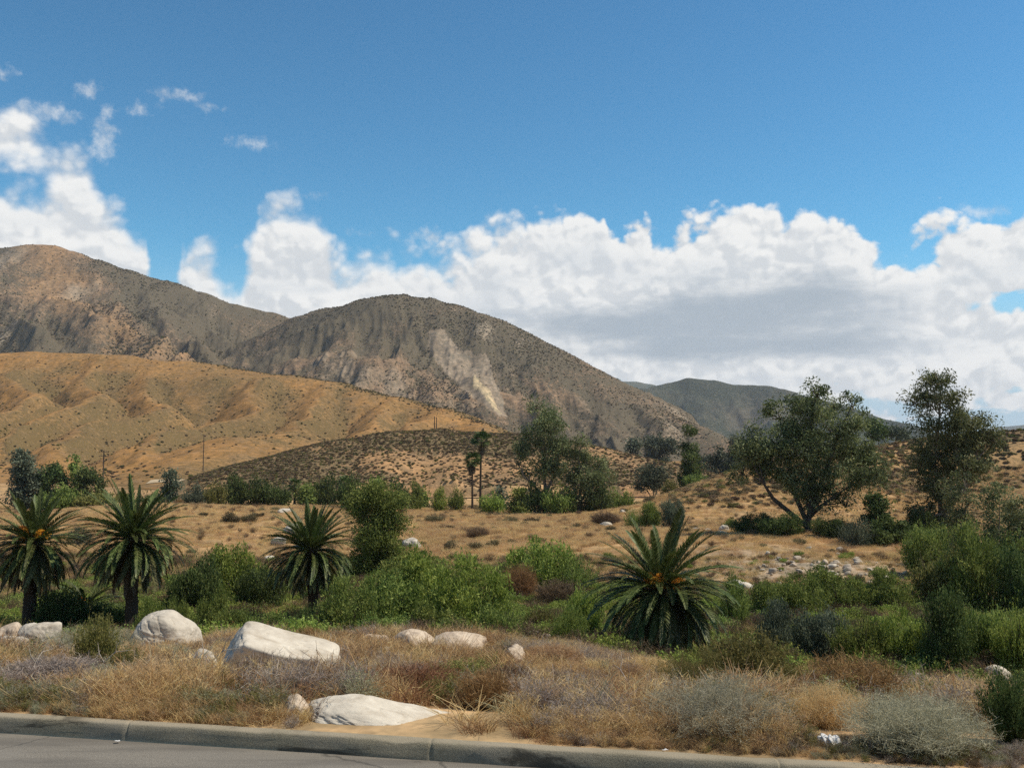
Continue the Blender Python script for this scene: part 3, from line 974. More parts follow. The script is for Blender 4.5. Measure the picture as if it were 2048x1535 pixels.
def bush_mesh(name, seed, n=9000, leaf=0.055, asp=0.5, nb=9, up=0.15, sig=0.085, mat='leaf', tall=0.0):
    """rounded leafy shrub about 2 wide and 1 high"""
    rng = np.random.default_rng(seed)
    bl = []
    for k in range(nb):
        a = rng.random() * 2 * math.pi
        r = 0.72 * math.sqrt(rng.random())
        h = rng.uniform(0.20, 0.86) * (1.0 - 0.5 * r) + tall * rng.random()
        s = rng.uniform(0.16, 0.34)
        bl.append((r * math.cos(a), r * math.sin(a), h, s * 1.05, s * 1.05, s * 0.75))
    bl.append((0, 0, 0.25, 0.75, 0.75, 0.26))
    pos, tone, out = clumps(rng, bl, 20, n, sig)
    keep = pos[:, 2] > 0.0
    pos, tone, out = pos[keep], tone[keep], out[keep]
    nrm = out / (np.linalg.norm(out, axis=1, keepdims=True) + 1e-6)
    L = leaves(rng, pos, rng.uniform(0.6, 1.4, len(pos)) * leaf, asp, tone, nrm * 0.7 + np.array([0, 0, up]), 0.8)
    parts = [L]
    # shoots poking out of the outline
    m = 120
    a = rng.random(m) * 2 * math.pi
    r0 = rng.random(m) ** 0.5 * 0.7
    p0 = np.stack([r0 * np.cos(a), r0 * np.sin(a), np.full(m, 0.3)], 1)
    top = p0 * np.array([1.35, 1.35, 1]) + np.stack([rng.normal(0, 0.1, m), rng.normal(0, 0.1, m), rng.uniform(0.3, 0.75, m) * (1.1 - r0)], 1)
    mid = (p0 + top) / 2 + rng.normal(0, 0.03, (m, 3))
    parts.append(ribbons(rng, np.stack([p0, mid, top], 1), 0.006, 0.002, rng.random(m) * 0.5))
    t = rng.random((m, 9))
    lp = p0[:, None] * (1 - t[..., None]) + top[:, None] * t[..., None]
    lp = lp.reshape(-1, 3) + rng.normal(0, 0.02, (m * 9, 3))
    parts.append(leaves(rng, lp, np.full(m * 9, leaf * 0.9), asp, np.clip(rng.normal(0.65, 0.2, m * 9), 0, 1), np.array([0, 0, 0.6]), 0.8))
    V, Q, T = join(parts)
    return mk(name, V, Q, M[mat], {'tone': T}, False)


def stems_mesh(name, seed, m=34, mat='bark_dark'):
    rng = np.random.default_rng(seed)
    parts = []
    for k in range(m):
        a = rng.random() * 6.28
        r = rng.random() ** 0.5 * 0.6
        end = np.array([r * math.cos(a), r * math.sin(a), rng.uniform(0.35, 0.75)])
        st = end * np.array([0.18, 0.18, 0])
        md = (st + end) / 2 + rng.normal(0, 0.06, 3)
        parts.append(tube(np.stack([st, md, end]), [0.014, 0.010, 0.004], 4))
    V, Q, T = join(parts)
    return mk(name, V, Q, M[mat])


def brush_mesh(name, seed, n=260, w=0.0065, mat='twig_brown', leafy=0, leaf=0.03, spread=0.9, curl=0.12, upright=0.55, twigs=6):
    """dry brush: many thin stems fanning from the root with side twigs, about 2 wide and 1 high"""
    rng = np.random.default_rng(seed)
    a = rng.random(n) * 2 * math.pi
    r = rng.random(n) ** 0.6 * spread
    h = (0.35 + 0.65 * rng.random(n)) * np.sqrt(np.clip(1.05 - (r * 0.85) ** 2, 0.08, 1)) * (1 + upright * 0.0)
    tip = np.stack([r * np.cos(a), r * np.sin(a), h], 1)
    root = tip * np.array([0.22, 0.22, 0]) + rng.normal(0, 0.05, (n, 3)) * np.array([1, 1, 0])
    c1 = root * 0.66 + tip * 0.34 + rng.normal(0, curl * 0.5, (n, 3)) + np.array([0, 0, 0.05])
    c2 = root * 0.33 + tip * 0.67 + rng.normal(0, curl * 0.6, (n, 3)) + np.array([0, 0, 0.05])
    P = np.stack([root, c1, c2, tip], 1)
    ton = np.clip(rng.normal(0.45, 0.2, n), 0, 1)
    parts = [ribbons(rng, P, w, w * 0.4, ton)]
    # side twigs
    k = twigs
    t = rng.uniform(0.3, 1.0, (n, k))
    seg = np.clip((t * 3).astype(int), 0, 2)
    f = t * 3 - seg
    idx = np.arange(n)[:, None]
    q = P[idx, seg] * (1 - f[..., None]) + P[idx, seg + 1] * f[..., None]
    q = q.reshape(-1, 3)
    dirv = rng.normal(0, 1, (n * k, 3)) + np.array([0, 0, 0.7])
    dirv /= np.linalg.norm(dirv, axis=1, keepdims=True)
    L = rng.uniform(0.08, 0.24, (n * k, 1))
    e = q + dirv * L
    mdp = (q + e) / 2 + rng.normal(0, 0.02, (n * k, 3))
    parts.append(ribbons(rng, np.stack([q, mdp, e], 1), w * 0.6, w * 0.28, np.clip(np.repeat(ton, k) + rng.normal(0.12, 0.15, n * k), 0, 1)))
    if leafy:
        pick = rng.integers(0, len(e), leafy)
        tt = rng.random((leafy, 1))
        lp = q[pick] * (1 - tt) + e[pick] * tt + rng.normal(0, 0.025, (leafy, 3))
        lp[:, 2] = np.abs(lp[:, 2])
        parts.append(leaves(rng, lp, rng.uniform(0.6, 1.4, leafy) * leaf, 0.45, np.clip(rng.normal(0.55, 0.22, leafy), 0, 1), np.array([0, 0, 0.5]), 0.8))
    V, Q, T = join(parts)
    V[:, 2] = np.where(V[:, 2] < 0, V[:, 2] * 0.2, V[:, 2])
    return mk(name, V, Q, M[mat], {'tone': T}, False)


def tuft_mesh(name, seed, n=60, h=0.5, rad=0.25, w=0.006, mat='straw', lean=0.35, heads=True):
    rng = np.random.default_rng(seed)
    a = rng.random(n) * 6.283
    r = rad * np.sqrt(rng.random(n))
    root = np.stack([r * np.cos(a), r * np.sin(a), np.full(n, -0.04)], 1)
    hh = h * rng.uniform(0.45, 1.1, n)
    ln = np.clip(rng.normal(0, lean, (n, 2)), -1.1, 1.1) * hh[:, None] + np.stack([np.cos(a), np.sin(a)], 1) * (0.25 * hh * r / rad)[:, None]
    tip = root + np.concatenate([ln, hh[:, None]], 1)
    mid = root * 0.5 + tip * 0.5 - np.concatenate([ln * 0.18, -0.06 * hh[:, None]], 1)
    ton = np.clip(rng.normal(0.5, 0.24, n), 0, 1)
    parts = [ribbons(rng, np.stack([root, mid, tip], 1), w, w * 0.35, ton)]
    if heads:
        parts.append(leaves(rng, tip + rng.normal(0, 0.01, (n, 3)), rng.uniform(0.05, 0.11, n) * h * 2, 0.22, np.clip(ton + 0.15, 0, 1), np.concatenate([ln, hh[:, None]], 1) * 3, 0.4))
    V, Q, T = join(parts)
    return mk(name, V, Q, M[mat], {'tone': T}, False)


# ------------------------------------------------------------------ scattering of what nobody could count
def scatter(name, protos, pts, rotz, scale, idx, label, cat, tilt=0.12):
    """instances of prototype meshes on points, one 'stuff' object"""
    col = bpy.data.collections.new(name + '_kinds')
    for i, me in enumerate(protos):
        col.objects.link(bpy.data.objects.new('%s_%02d' % (name, i), me))
    me = bpy.data.meshes.new(name)
    pts = np.asarray(pts, np.float32)
    n = len(pts)
    me.vertices.add(n)
    me.vertices.foreach_set('co', pts.ravel())
    rng = np.random.default_rng(n)
    rot = np.stack([rng.normal(0, tilt, n), rng.normal(0, tilt, n), rotz], 1).astype(np.float32)
    a = me.attributes.new('rot', 'FLOAT_VECTOR', 'POINT')
    a.data.foreach_set('vector', rot.ravel())
    sc = np.asarray(scale, np.float32)
    if sc.ndim == 1:
        sc = np.stack([sc, sc, sc], 1)
    a = me.attributes.new('siz', 'FLOAT_VECTOR', 'POINT')
    a.data.foreach_set('vector', sc.ravel())
    a = me.attributes.new('pick', 'INT', 'POINT')
    a.data.foreach_set('value', np.asarray(idx, np.int32))
    ng = bpy.data.node_groups.new(name, 'GeometryNodeTree')
    ng.interface.new_socket('Geometry', in_out='INPUT', socket_type='NodeSocketGeometry')
    ng.interface.new_socket('Geometry', in_out='OUTPUT', socket_type='NodeSocketGeometry')
    gi, go = N(ng, 'NodeGroupInput'), N(ng, 'NodeGroupOutput')
    ci = N(ng, 'GeometryNodeCollectionInfo', ins={'Collection': col, 'Separate Children': True, 'Reset Children': True})

    def attr(nm, ty):
        q = N(ng, 'GeometryNodeInputNamedAttribute', data_type=ty)
        q.inputs['Name'].default_value = nm
        return [s for s in q.outputs if s.enabled and s.name == 'Attribute'][0]
    ip = N(ng, 'GeometryNodeInstanceOnPoints')
    ip.inputs['Pick Instance'].default_value = True
    for src, dst in ((gi.outputs[0], 'Points'), (ci.outputs[0], 'Instance'), (attr('pick', 'INT'), 'Instance Index'),
                     (attr('rot', 'FLOAT_VECTOR'), 'Rotation'), (attr('siz', 'FLOAT_VECTOR'), 'Scale')):
        ng.links.new(src, ip.inputs[dst])
    ng.links.new(ip.outputs[0], go.inputs[0])
    o = ob(name, me)
    md = o.modifiers.new('scatter', 'NODES')
    md.node_group = ng
    tag(o, label, cat, kind='stuff')
    return o


def fan_points(rng, n, Y0, Y1, half=0.60, pad=2.0, power=1.0):
    """random ground points inside the view wedge between two depths, even per area"""
    y = np.sqrt(rng.random(n) * (Y1 ** 2 - Y0 ** 2) + Y0 ** 2)
    x = (rng.random(n) * 2 - 1) * (y * half + pad)
    return x, y
# ------------------------------------------------------------------ ground cover
# footprints kept clear of tall weeds: (px, depth, width px, metres in front)
BOULDERS = [(554, 17.6, 205, 2.6), (322, 29.0, 112, 2.5), (755, 10.45, 285, 0.6), (590, 10.5, 54, 0.6), (405, 17.5, 56, 1.2), (22, 29.5, 66, 2.0), (74, 29, 64, 1.8), (34, 27, 66, 1.8), (834, 27.8, 80, 2.4), (918, 27.5, 106, 2.4), (745, 28, 70, 1.8), (1028, 24, 46, 1.6), (2000, 32.0, 50, 6.0)]
def build_cover():
    rng = np.random.default_rng(21)
    # --- roadside slope
    kinds = [tuft_mesh('t', 1, 80, 0.26, 0.24, 0.0040, 'straw', 1.0, False), tuft_mesh('t', 2, 80, 0.24, 0.22, 0.0040, 'gold', 1.1, False),
             tuft_mesh('t', 3, 80, 0.26, 0.22, 0.0040, 'sage', 0.9, False), tuft_mesh('t', 4, 80, 0.25, 0.22, 0.0040, 'rust', 1.0, False),
             brush_mesh('b', 5, 80, 0.0085, 'twig_grey', spread=0.9, curl=0.30), brush_mesh('b', 6, 80, 0.0085, 'twig_brown', spread=0.9, curl=0.30),
             tuft_mesh('t', 7, 70, 0.18, 0.35, 0.0046, 'straw', 1.4, False), brush_mesh('b', 8, 90, 0.0080, 'straw', spread=0.95, curl=0.35),
             brush_mesh('b', 9, 70, 0.0085, 'sage', 900, 0.05, spread=0.9, curl=0.30), brush_mesh('b', 10, 70, 0.0085, 'leaf_olive', 900, 0.06, spread=0.9, curl=0.3),
             tuft_mesh('t', 12, 16, 0.40, 0.16, 0.0030, 'straw', 0.3, False)]
    n = 30000
    x, y = fan_points(rng, n, 8.0, 36, 0.64, 2.0)
    s = y - (KB + KM * x)
    n1, n2, n3 = fbm(x, y, 2.2, 4), fbm(x + 51, y + 3, 2.8, 4), fbm(x - 20, y + 77, 1.6, 3)
    px = 1024 + x / y * F
    lip = sstep(0.26, 0.36, s + n1 * 0.10)
    bare = np.exp(-((px - 820) / 250) ** 4) * (1 - sstep(1.1, 1.8, s + n1 * 0.8))
    keep = (rng.random(n) < lip * (1 - 0.95 * bare) * np.clip(0.75 + 1.5 * n3, 0.08, 1))
    for (bp, bY, bw, bd) in BOULDERS:
        bx = (bp - 1024) / F * bY / 1.01
        keep &= ~((np.abs(x - bx) < bw * bY / F / 2 * 1.0) & (y > bY - bw * bY / F * 0.5 - bd) & (y < bY + 0.8))
    keep &= ~((px > 1740) & (y > 22) & (rng.random(n) < 0.8))
    x, y, s, n1, n2, n3, px = [q[keep] for q in (x, y, s, n1, n2, n3, px)]
    m_ = 3600
    kx = rng.uniform(-7.5, 7.5, m_)
    ks = rng.uniform(0.30, 0.85, m_)
    ky = KB + KM * kx + ks
    kp = 1024 + kx / ky * F
    kk = rng.random(m_) > 1.0 * np.exp(-((kp - 820) / 290) ** 6)
    kx, ky, ks, kp = kx[kk], ky[kk], ks[kk], kp[kk]
    nk = len(kx)
    x, y, s, px = [np.concatenate(q) for q in ((x, kx), (y, ky), (s, ks), (px, kp))]
    n1, n2, n3 = fbm(x, y, 2.2, 4), fbm(x + 51, y + 3, 2.8, 4), fbm(x - 20, y + 77, 1.6, 3)
    left = np.exp(-((px - 150) / 230) ** 2)
    mid = np.exp(-((px - 800) / 230) ** 2)
    w = np.stack([0.8 + 2.0 * n1, 0.6 + 2.0 * n2, 0.25 + 0.7 * left - 1.6 * n1, 0.75 + 0.9 * mid + 2.2 * n2 - n3,
                  0.75 - 2.4 * n1 + 0.4 * left, 0.6 - 2.0 * n2, 0.7 + 0 * n1, 1.0 + 1.5 * n3, 0.40 + 0.5 * left - 2.0 * n3, 0.42 - 2.4 * n3 + 1.2 * n1, 0.08 + 0 * n3], 1)
    w = np.clip(w, 0.02, None) ** 2.2
    cum = np.cumsum(w, 1) / w.sum(1, keepdims=True)
    idx = (rng.random(len(x))[:, None] > cum).sum(1)
    sc = rng.uniform(0.6, 1.25, len(x)) * (0.6 + 0.5 * sstep(0.2, 2.0, s)) * np.clip(1.0 + 0.9 * n2 + 0.7 * n3, 0.5, 1.4)
    br = (idx == 4) | (idx == 5) | (idx == 7) | (idx == 8) | (idx == 9)
    sc = np.where(br, sc * 0.34, sc) * (0.55 + 0.45 * sstep(0.3, 0.9, s)) * (1 - 0.28 * np.exp(-((px - 1200) / 230) ** 4))
    z = ground_z(x, y)
    scatter('dry_grass', kinds, np.stack([x, y, z], 1), rng.random(len(x)) * 6.28, sc, idx,
            'tangle of dry straw, sage and twiggy weeds covering the slope below the kerb', 'dry grass', 0.25)

    # --- bottom of the wash
    kinds = [tuft_mesh('t', 11, 90, 0.55, 0.7, 0.009, 'leaf', 0.7, False), tuft_mesh('t', 12, 90, 0.55, 0.7, 0.009, 'straw', 0.7, False),
             tuft_mesh('t', 13, 90, 0.55, 0.7, 0.009, 'leaf_olive', 0.7, False), brush_mesh('b', 14, 120, 0.01, 'twig_brown', curl=0.2),
             bush_mesh('s', 15, 900, 0.12, 0.5, 5, mat='leaf'), bush_mesh('s', 16, 900, 0.12, 0.5, 5, mat='leaf_bright')]
    n = 14000
    x, y = fan_points(rng, n, 34, 105, 0.60, 2.0)
    n1, n2 = fbm(x, y, 9, 4), fbm(x + 13, y, 16, 4)
    dry = sstep(78, 100, y + n2 * 25)
    w = np.stack([0.22 + n1 - dry, 0.9 + n2 + 1.5 * dry, 0.9 - n1 * 1.5 + 0.5 * dry, 0.45 + 0 * n1, 0.35 + n2 - dry * 0.5, 0.2 + n1 * 2 - dry * 0.5], 1)
    w = np.clip(w, 0.02, None)
    cum = np.cumsum(w, 1) / w.sum(1, keepdims=True)
    idx = (rng.random(n)[:, None] > cum).sum(1)
    sc = rng.uniform(0.5, 1.15, n)
    rk = np.exp(-(((x - 29) / 19) ** 2 + ((y - 94) / 13) ** 2))
    sc = sc * (1 - 0.7 * rk)
    scatter('wash_ground_cover', kinds, np.stack([x, y, ground_z(x, y)], 1), rng.random(n) * 6.28, sc, idx,
            'low green and straw weeds filling the wash behind the palms', 'ground cover')

    # --- golden meadow
    kinds = [tuft_mesh('t', 21, 130, 0.56, 0.9, 0.010, 'gold', 0.55, False), tuft_mesh('t', 22, 130, 0.45, 0.9, 0.010, 'straw', 0.6000000000000001, False),
             tuft_mesh('t', 23, 130, 0.52, 0.9, 0.010, 'gold', 0.7, False), tuft_mesh('t', 24, 130, 0.6, 0.8, 0.010, 'rust', 0.6000000000000001, False),
             brush_mesh('b', 25, 90, 0.016, 'scrub_dry', curl=0.2), bush_mesh('s', 26, 500, 0.14, 0.5, 5, mat='scrub')]
    n = 52000
    x, y = fan_points(rng, n, 86, 262, 0.58, 4.0)
    n1, n2 = fbm(x, y, 14, 4), fbm(x + 33, y, 30, 4)
    rk = np.exp(-(((x - 29) / 18) ** 2 + ((y - 96) / 13) ** 2))
    keep = rng.random(n) > rk * 0.9
    x, y, n1, n2 = x[keep], y[keep], n1[keep], n2[keep]
    w = np.stack([2.2 + 2 * n1, 1.0 - 2 * n1, 1.2 + 0 * n1, 0.35 + n2 * 1.2, 0.05 + 0.5 * np.clip(-n2 - 0.10, 0, 1), 0.02 + 0.25 * np.clip(n2 - 0.15, 0, 1)], 1)
    w = np.clip(w, 0.004, None)
    cum = np.cumsum(w, 1) / w.sum(1, keepdims=True)
    idx = (rng.random(len(x))[:, None] > cum).sum(1)
    sc = rng.uniform(0.5, 0.95, len(x)) * (1 + 0.5 * n2)
    scatter('golden_grass', kinds, np.stack([x, y, ground_z(x, y)], 1), rng.random(len(x)) * 6.28, sc, idx,
            'golden dry grass meadow between the wash and the hills', 'grass')

    # --- scrub on the hills
    kinds = [bush_mesh('s', 31, 260, 0.26, 0.6, 4, sig=0.16, mat='scrub'), bush_mesh('s', 32, 260, 0.26, 0.6, 4, sig=0.16, mat='scrub_dry'),
             bush_mesh('s', 33, 260, 0.24, 0.6, 5, sig=0.16, mat='leaf_olive'), bush_mesh('s', 34, 260, 0.24, 0.6, 5, sig=0.16, mat='leaf_dark')]

    def hill_scrub(name, n, px0, px1, Y0, Y1, h, dens, smin, smax_, mix, label):
        y = np.sqrt(rng.random(n) * (Y1 ** 2 - Y0 ** 2) + Y0 ** 2)
        x = (rng.uniform(px0, px1, n) - 1024) / F * y
        z = h(x, y)
        keep = (rng.random(n) < dens(x, y, z)) & (z > ground_z(x, y) + 0.2)
        x, y, z = x[keep], y[keep], z[keep]
        w = np.cumsum(np.array(mix))
        idx = (rng.random(len(x))[:, None] * w[-1] > w[None, :]).sum(1)
        scatter(name, kinds, np.stack([x, y, z - 0.1], 1), rng.random(len(x)) * 6.28, rng.uniform(smin, smax_, len(x)), idx, label, 'scrub')

    def d4(x, y, z):
        toe = 322 + fbm(x, y * 0, 25, 3) * 4
        return np.clip(0.42 + fbm(x, y, 40, 4) * 1.2 + sstep(-20, -90, x) * 0.4, 0.22, 1) * (0.10 + 0.90 * sstep(3, 8, y - toe))
    hill_scrub('hill_scrub', 34000, 380, 1520, 322, 470, h4, d4, 0.2, 0.75, [0.8, 1.8, 0.5, 0.05],
               'brown and olive scrub dotting the near hill above the road')

    def d3(x, y, z):
        crest = 1 - sstep(0, 16, seg_dist(x, y, H3C))
        lap = h3(x + 22, y) + h3(x - 22, y) + h3(x, y + 22) + h3(x, y - 22) - 4 * h3(x, y)
        return np.clip(0.04 + 0.25 * sstep(2, 10, lap) + crest * 0.95 * sstep(-340, -260, x) + np.clip(fbm(x, y, 60, 4), 0, 1) * 0.35, 0, 1)
    hill_scrub('foothill_scrub', 40000, -60, 1330, 430, 1030, h3, d3, 0.35, 1.15, [1.0, 0.9, 0.3, 0.15],
               'sparse dark shrubs along the crest and gullies of the golden foothill')

    def dm(h):
        def f(x, y, z):
            lap = h(x + 30, y) + h(x - 30, y) + h(x, y + 30) + h(x, y - 30) - 4 * h(x, y)
            px, py = to_px(x, y, z)
            sc = inpoly(px, py, SCAR)
            return np.clip(0.30 + fbm(x, y, 120, 5) * 1.5 + sstep(4, 40, lap) * 0.6, 0.05, 1) * np.where(sc, 0.04, 1.0) * (z > 0)
        return f
    hill_scrub('mountain_scrub', 46000, -40, 640, 1200, 2110, hL, dm(hL), 0.6, 1.8, [1.0, 0.8, 0.15, 0.35],
               'chaparral speckling the tall mountain on the left')
    hill_scrub('mountain_scrub', 46000, 480, 1540, 1080, 1820, hC, dm(hC), 0.55, 1.6, [1.0, 0.9, 0.15, 0.35],
               'chaparral speckling the rounded mountain in the centre')

    def dr(x, y, z):
        return np.clip(0.5 + fbm(x, y, 25, 4) * 1.2, 0, 1) * sstep(1.0, 4.0, z - (HC - 9.3))
    n = 9000
    y = np.sqrt(rng.random(n) * (305 ** 2 - 165 ** 2) + 165 ** 2)
    x = (rng.uniform(1340, 2100, n) - 1024) / F * y
    z = ground_z(x, y)
    k = rng.random(n) < dr(x, y, z)
    x, y, z = x[k], y[k], z[k]
    scatter('knoll_scrub', kinds, np.stack([x, y, z - 0.1], 1), rng.random(len(x)) * 6.28, rng.uniform(0.35, 1.0, len(x)),
            rng.choice(4, len(x), p=[0.3, 0.5, 0.15, 0.05]), 'brown scrub on the knoll behind the big trees on the right', 'scrub')


build_cover()


# ------------------------------------------------------------------ date palms
def frond_mesh(name, e0, bend, seed, mat, L=3.1, nl=60, dense=1.0):
    """feather leaf: rachis leaving the crown at elevation e0 and bowing down, two rows of leaflets"""
    rng = np.random.default_rng(seed)
    k = 15
    s = np.linspace(0, 1, k)
    el = R(e0) - R(bend) * s ** 1.3
    el = np.maximum(el, R(-88))
    ds = L / (k - 1)
    P = np.zeros((k, 3))
    for i in range(1, k):
        e = 0.5 * (el[i] + el[i - 1])
        P[i] = P[i - 1] + ds * np.array([math.cos(e), 0, math.sin(e)])
    P[:, 1] += 0.10 * L * rng.normal() * s ** 2
    V1, Q1, T1 = tube(P, 0.035 * (1 - s * 0.85), 3)
    T1 = T1 + 0.75
    t = np.linspace(0.10, 0.99, nl)
    fi = t * (k - 1)
    i0 = np.minimum(fi.astype(int), k - 2)
    f = (fi - i0)[:, None]
    base = P[i0] * (1 - f) + P[i0 + 1] * f
    tang = P[i0 + 1] - P[i0]
    tang /= np.linalg.norm(tang, axis=1, keepdims=True)
    nrm = np.stack([-tang[:, 2], np.zeros(nl), tang[:, 0]], 1)
    ln = 0.37 * np.sin(np.pi * np.clip(t * 0.86 + 0.12, 0, 1)) ** 0.7 * L / 3.1
    Vs, Qs, Ts, off = [V1], [Q1], [T1], len(V1)
    for sd in (-1, 1):
        for j in range(nl):
            d = tang[j] * 0.95 + np.array([0, sd * 0.70, 0]) + nrm[j] * (0.34 + rng.normal(0, 0.08)) + rng.normal(0, 0.05, 3)
            d /= np.linalg.norm(d)
            w = np.cross(d, nrm[j])
            w /= np.linalg.norm(w) + 1e-9
            w = w * 0.024
            a = base[j]
            m = a + d * ln[j] * 0.45
            e = a + d * ln[j] + np.array([0, 0, -0.10 * ln[j]])
            Vs.append(np.stack([a + w * .5, a - w * .5, m - w, e, m + w]))
            Qs.append(np.array([[off, off + 1, off + 2, off + 4], [off + 4, off + 2, off + 3, off + 3]])[:1])
            Qs.append(np.array([[off + 4, off + 2, off + 3, off + 3]])[:0].reshape(0, 4))
            Ts.append(np.full(5, np.clip(rng.normal(0.45, 0.2), 0, 1)))
            off += 5
    V = np.concatenate(Vs)
    Q = np.concatenate([q for q in Qs if len(q)])
    # leaflet tips
    st = len(V1)
    nleaf = (len(V) - st) // 5
    i = st + np.arange(nleaf) * 5
    tri = np.stack([i + 4, i + 2, i + 3], 1)
    return mk(name, V, [Q, tri], M[mat], {'tone': np.concatenate(Ts)}, False)


LEVELS = [(84, 7), (72, 14), (60, 24), (48, 36), (36, 48), (24, 60), (11, 70), (-5, 72), (-24, 58), (-44, 40), (-62, 25)]
FROND = []
for li, (e0, bd) in enumerate(LEVELS):
    FROND.append([frond_mesh('frond', e0, bd * f, 100 + li * 3 + q, 'frond' if li < 8 else 'frond_old' if li < 10 else 'fan_dead') for q, f in enumerate((0.85, 1.15))])


def fruit_mesh(seed):
    rng = np.random.default_rng(seed)
    n = 34
    a = rng.normal(0, 0.45, n)
    P0 = np.zeros((n, 3))
    tip = np.stack([rng.uniform(0.55, 1.05, n), 0.5 * np.sin(a) * 0.8, rng.uniform(-0.35, 0.25, n)], 1)
    mid = tip * 0.55 + np.array([0, 0, 0.18])
    parts = [ribbons(rng, np.stack([P0, mid, tip], 1), 0.014, 0.006, np.full(n, 0.8))]
    t = rng.uniform(0.35, 1.0, (n, 11))
    q = (mid[:, None] * (1 - t[..., None]) + tip[:, None] * t[..., None]).reshape(-1, 3) + rng.normal(0, 0.03, (n * 11, 3))
    parts.append(leaves(rng, q, rng.uniform(0.05, 0.08, len(q)), 0.75, rng.random(len(q))))
    V, Q, T = join(parts)
    return mk('fruit_cluster', V, Q, M['fruit'], {'tone': T}, False)


FRUIT = [fruit_mesh(61), fruit_mesh(62)]


def palm_trunk(h, r, seed):
    """stout trunk ringed with old leaf bases"""
    rng = np.random.default_rng(seed)
    nr, ns = int(26 + h * 8), 18
    V = []
    for i in range(nr):
        z = h * i / (nr - 1)
        rad = r * (1.15 - 0.25 * min(1, z / max(h, .1)) + 0.35 * math.exp(-z / 0.4) + (0.55 * max(0, (z - h + 0.9)) / 0.9 if z > h - 0.9 else 0))
        for j in range(ns):
            a = 2 * math.pi * j / ns
            k = 0.035 * math.sin(9 * a + (i % 2) * math.pi) + 0.02 * rng.normal() + (0.03 if i % 2 else 0)
            V.append(((rad + k) * math.cos(a), (rad + k) * math.sin(a), z - 0.25))
    i = np.arange((nr - 1) * ns)
    j = i % ns
    b = i - j
    Q = np.stack([i, b + (j + 1) % ns, b + (j + 1) % ns + ns, i + ns], 1)
    return mk('trunk', V, Q, M['palm_bark'])


def date_palm(px, Y, crown_px_v, width_px, nf, lev0, lev1, label, seed, fruits=0, r=0.30, lscale=1.0, fz=(0, 6.28), fruit_h=0.15):
    rng = np.random.default_rng(seed)
    x, _, zc = at(px, crown_px_v, Y)
    zb = gz(x, Y)
    root = bpy.data.objects.new('date_palm', None)
    COL.objects.link(root)
    root.location = (x, Y, zb)
    root.rotation_euler = (rng.normal(0, 0.03), rng.normal(0, 0.035), rng.random() * 6.28)
    tag(root, label, 'palm tree', 'feather-leaved date palms above the boulders')
    h = zc - zb
    ob('trunk', palm_trunk(max(h, 0.35) + 0.25, r, seed), root)
    S = width_px * Y / F / 2 / 3.0 * lscale
    for k in range(nf):
        u = (k + 0.5) / nf
        li = lev0 + u ** 0.60 * (lev1 - lev0) + rng.normal(0, 0.35)
        li = int(np.clip(round(li), 0, len(LEVELS) - 1))
        az = k * 2.39996 + rng.normal(0, 0.15)
        s = S * rng.uniform(0.86, 1.08) * (0.86 if li >= 8 else 1.0)
        o = ob('frond', FROND[li][rng.integers(2)], root, (math.cos(az) * r * 0.55, math.sin(az) * r * 0.55, h + 0.12 - 0.055 * li),
               (rng.normal(0, 0.10), rng.normal(0, 0.05), az), (s, s, s))
    for k in range(fruits):
        az = fz[0] + (k + rng.random() * 0.6) / fruits * (fz[1] - fz[0]) - root.rotation_euler[2]
        s = S * rng.uniform(0.5, 0.75)
        ob('fruit_cluster', FRUIT[k % 2], root, (math.cos(az) * 0.25, math.sin(az) * 0.25, h + fruit_h + rng.normal(0, 0.08)), (rng.normal(0, .1), rng.uniform(-0.35, 0.25), az), (s, s, s))
    return root


date_palm(62, 56, 1080, 214, 185, 0.4, 10.2, 'tall date palm at the left edge with orange fruit around its heart', 1, 13, fz=(-3.0, -0.1), fruit_h=0.35)
date_palm(268, 56, 1072, 232, 200, 0.4, 9.6, 'full round date palm with a bare trunk, behind the domed boulder', 2)
date_palm(634, 60, 1096, 200, 190, 0.4, 9.6, 'date palm with a dark trunk in front of the leafy green willow', 3)
date_palm(1322, 41, 1172, 296, 220, 0.5, 10.4, 'low spreading date palm whose skirt of fronds reaches the dry weeds', 4, 9, r=0.34, fz=(-2.6, -0.2), fruit_h=0.25)
date_palm(172, 60, 1205, 165, 52, 1.5, 8.5, 'small trunkless date palm with one yellow fruit cluster between two tall palms', 5, 2, r=0.25, fz=(-1.9, -1.3), fruit_h=0.3)


# ------------------------------------------------------------------ fan palms
def fan_leaf(seed, mat):
    rng = np.random.default_rng(seed)
    V, F_, T = [(0, -0.02, 0), (0, 0.02, 0), (0.8, 0.015, 0.05), (0.8, -0.015, 0.05)], [], [0.7] * 4
    tri = []
    q = [(0, 1, 2, 3)]
    n = 15
    for k in range(n):
        a = (k / (n - 1) - 0.5) * R(235)
        L = 0.85 * (1 - 0.12 * abs(k / (n - 1) - 0.5)) * rng.uniform(0.9, 1.05)
        w = R(6.5)
        c = np.array([0.8, 0, 0.05])
        p1 = c + 0.55 * L * np.array([math.cos(a - w), math.sin(a - w), 0.04])
        p2 = c + 0.55 * L * np.array([math.cos(a + w), math.sin(a + w), -0.02])
        p3 = c + L * np.array([math.cos(a), math.sin(a), -0.18 + rng.normal(0, 0.05)])
        b = len(V)
        V += [tuple(c), tuple(p1), tuple(p2), tuple(p3)]
        tri += [(b, b + 1, b + 2), (b + 1, b + 3, b + 2)]
        T += [float(np.clip(rng.normal(0.5, 0.25), 0, 1))] * 4
    return mk('fan_leaf', V, [np.array(q), np.array(tri)], M[mat], {'tone': T}, False)


FAN = [fan_leaf(1, 'fan'), fan_leaf(2, 'fan')]
FAND = [fan_leaf(3, 'fan_dead')]


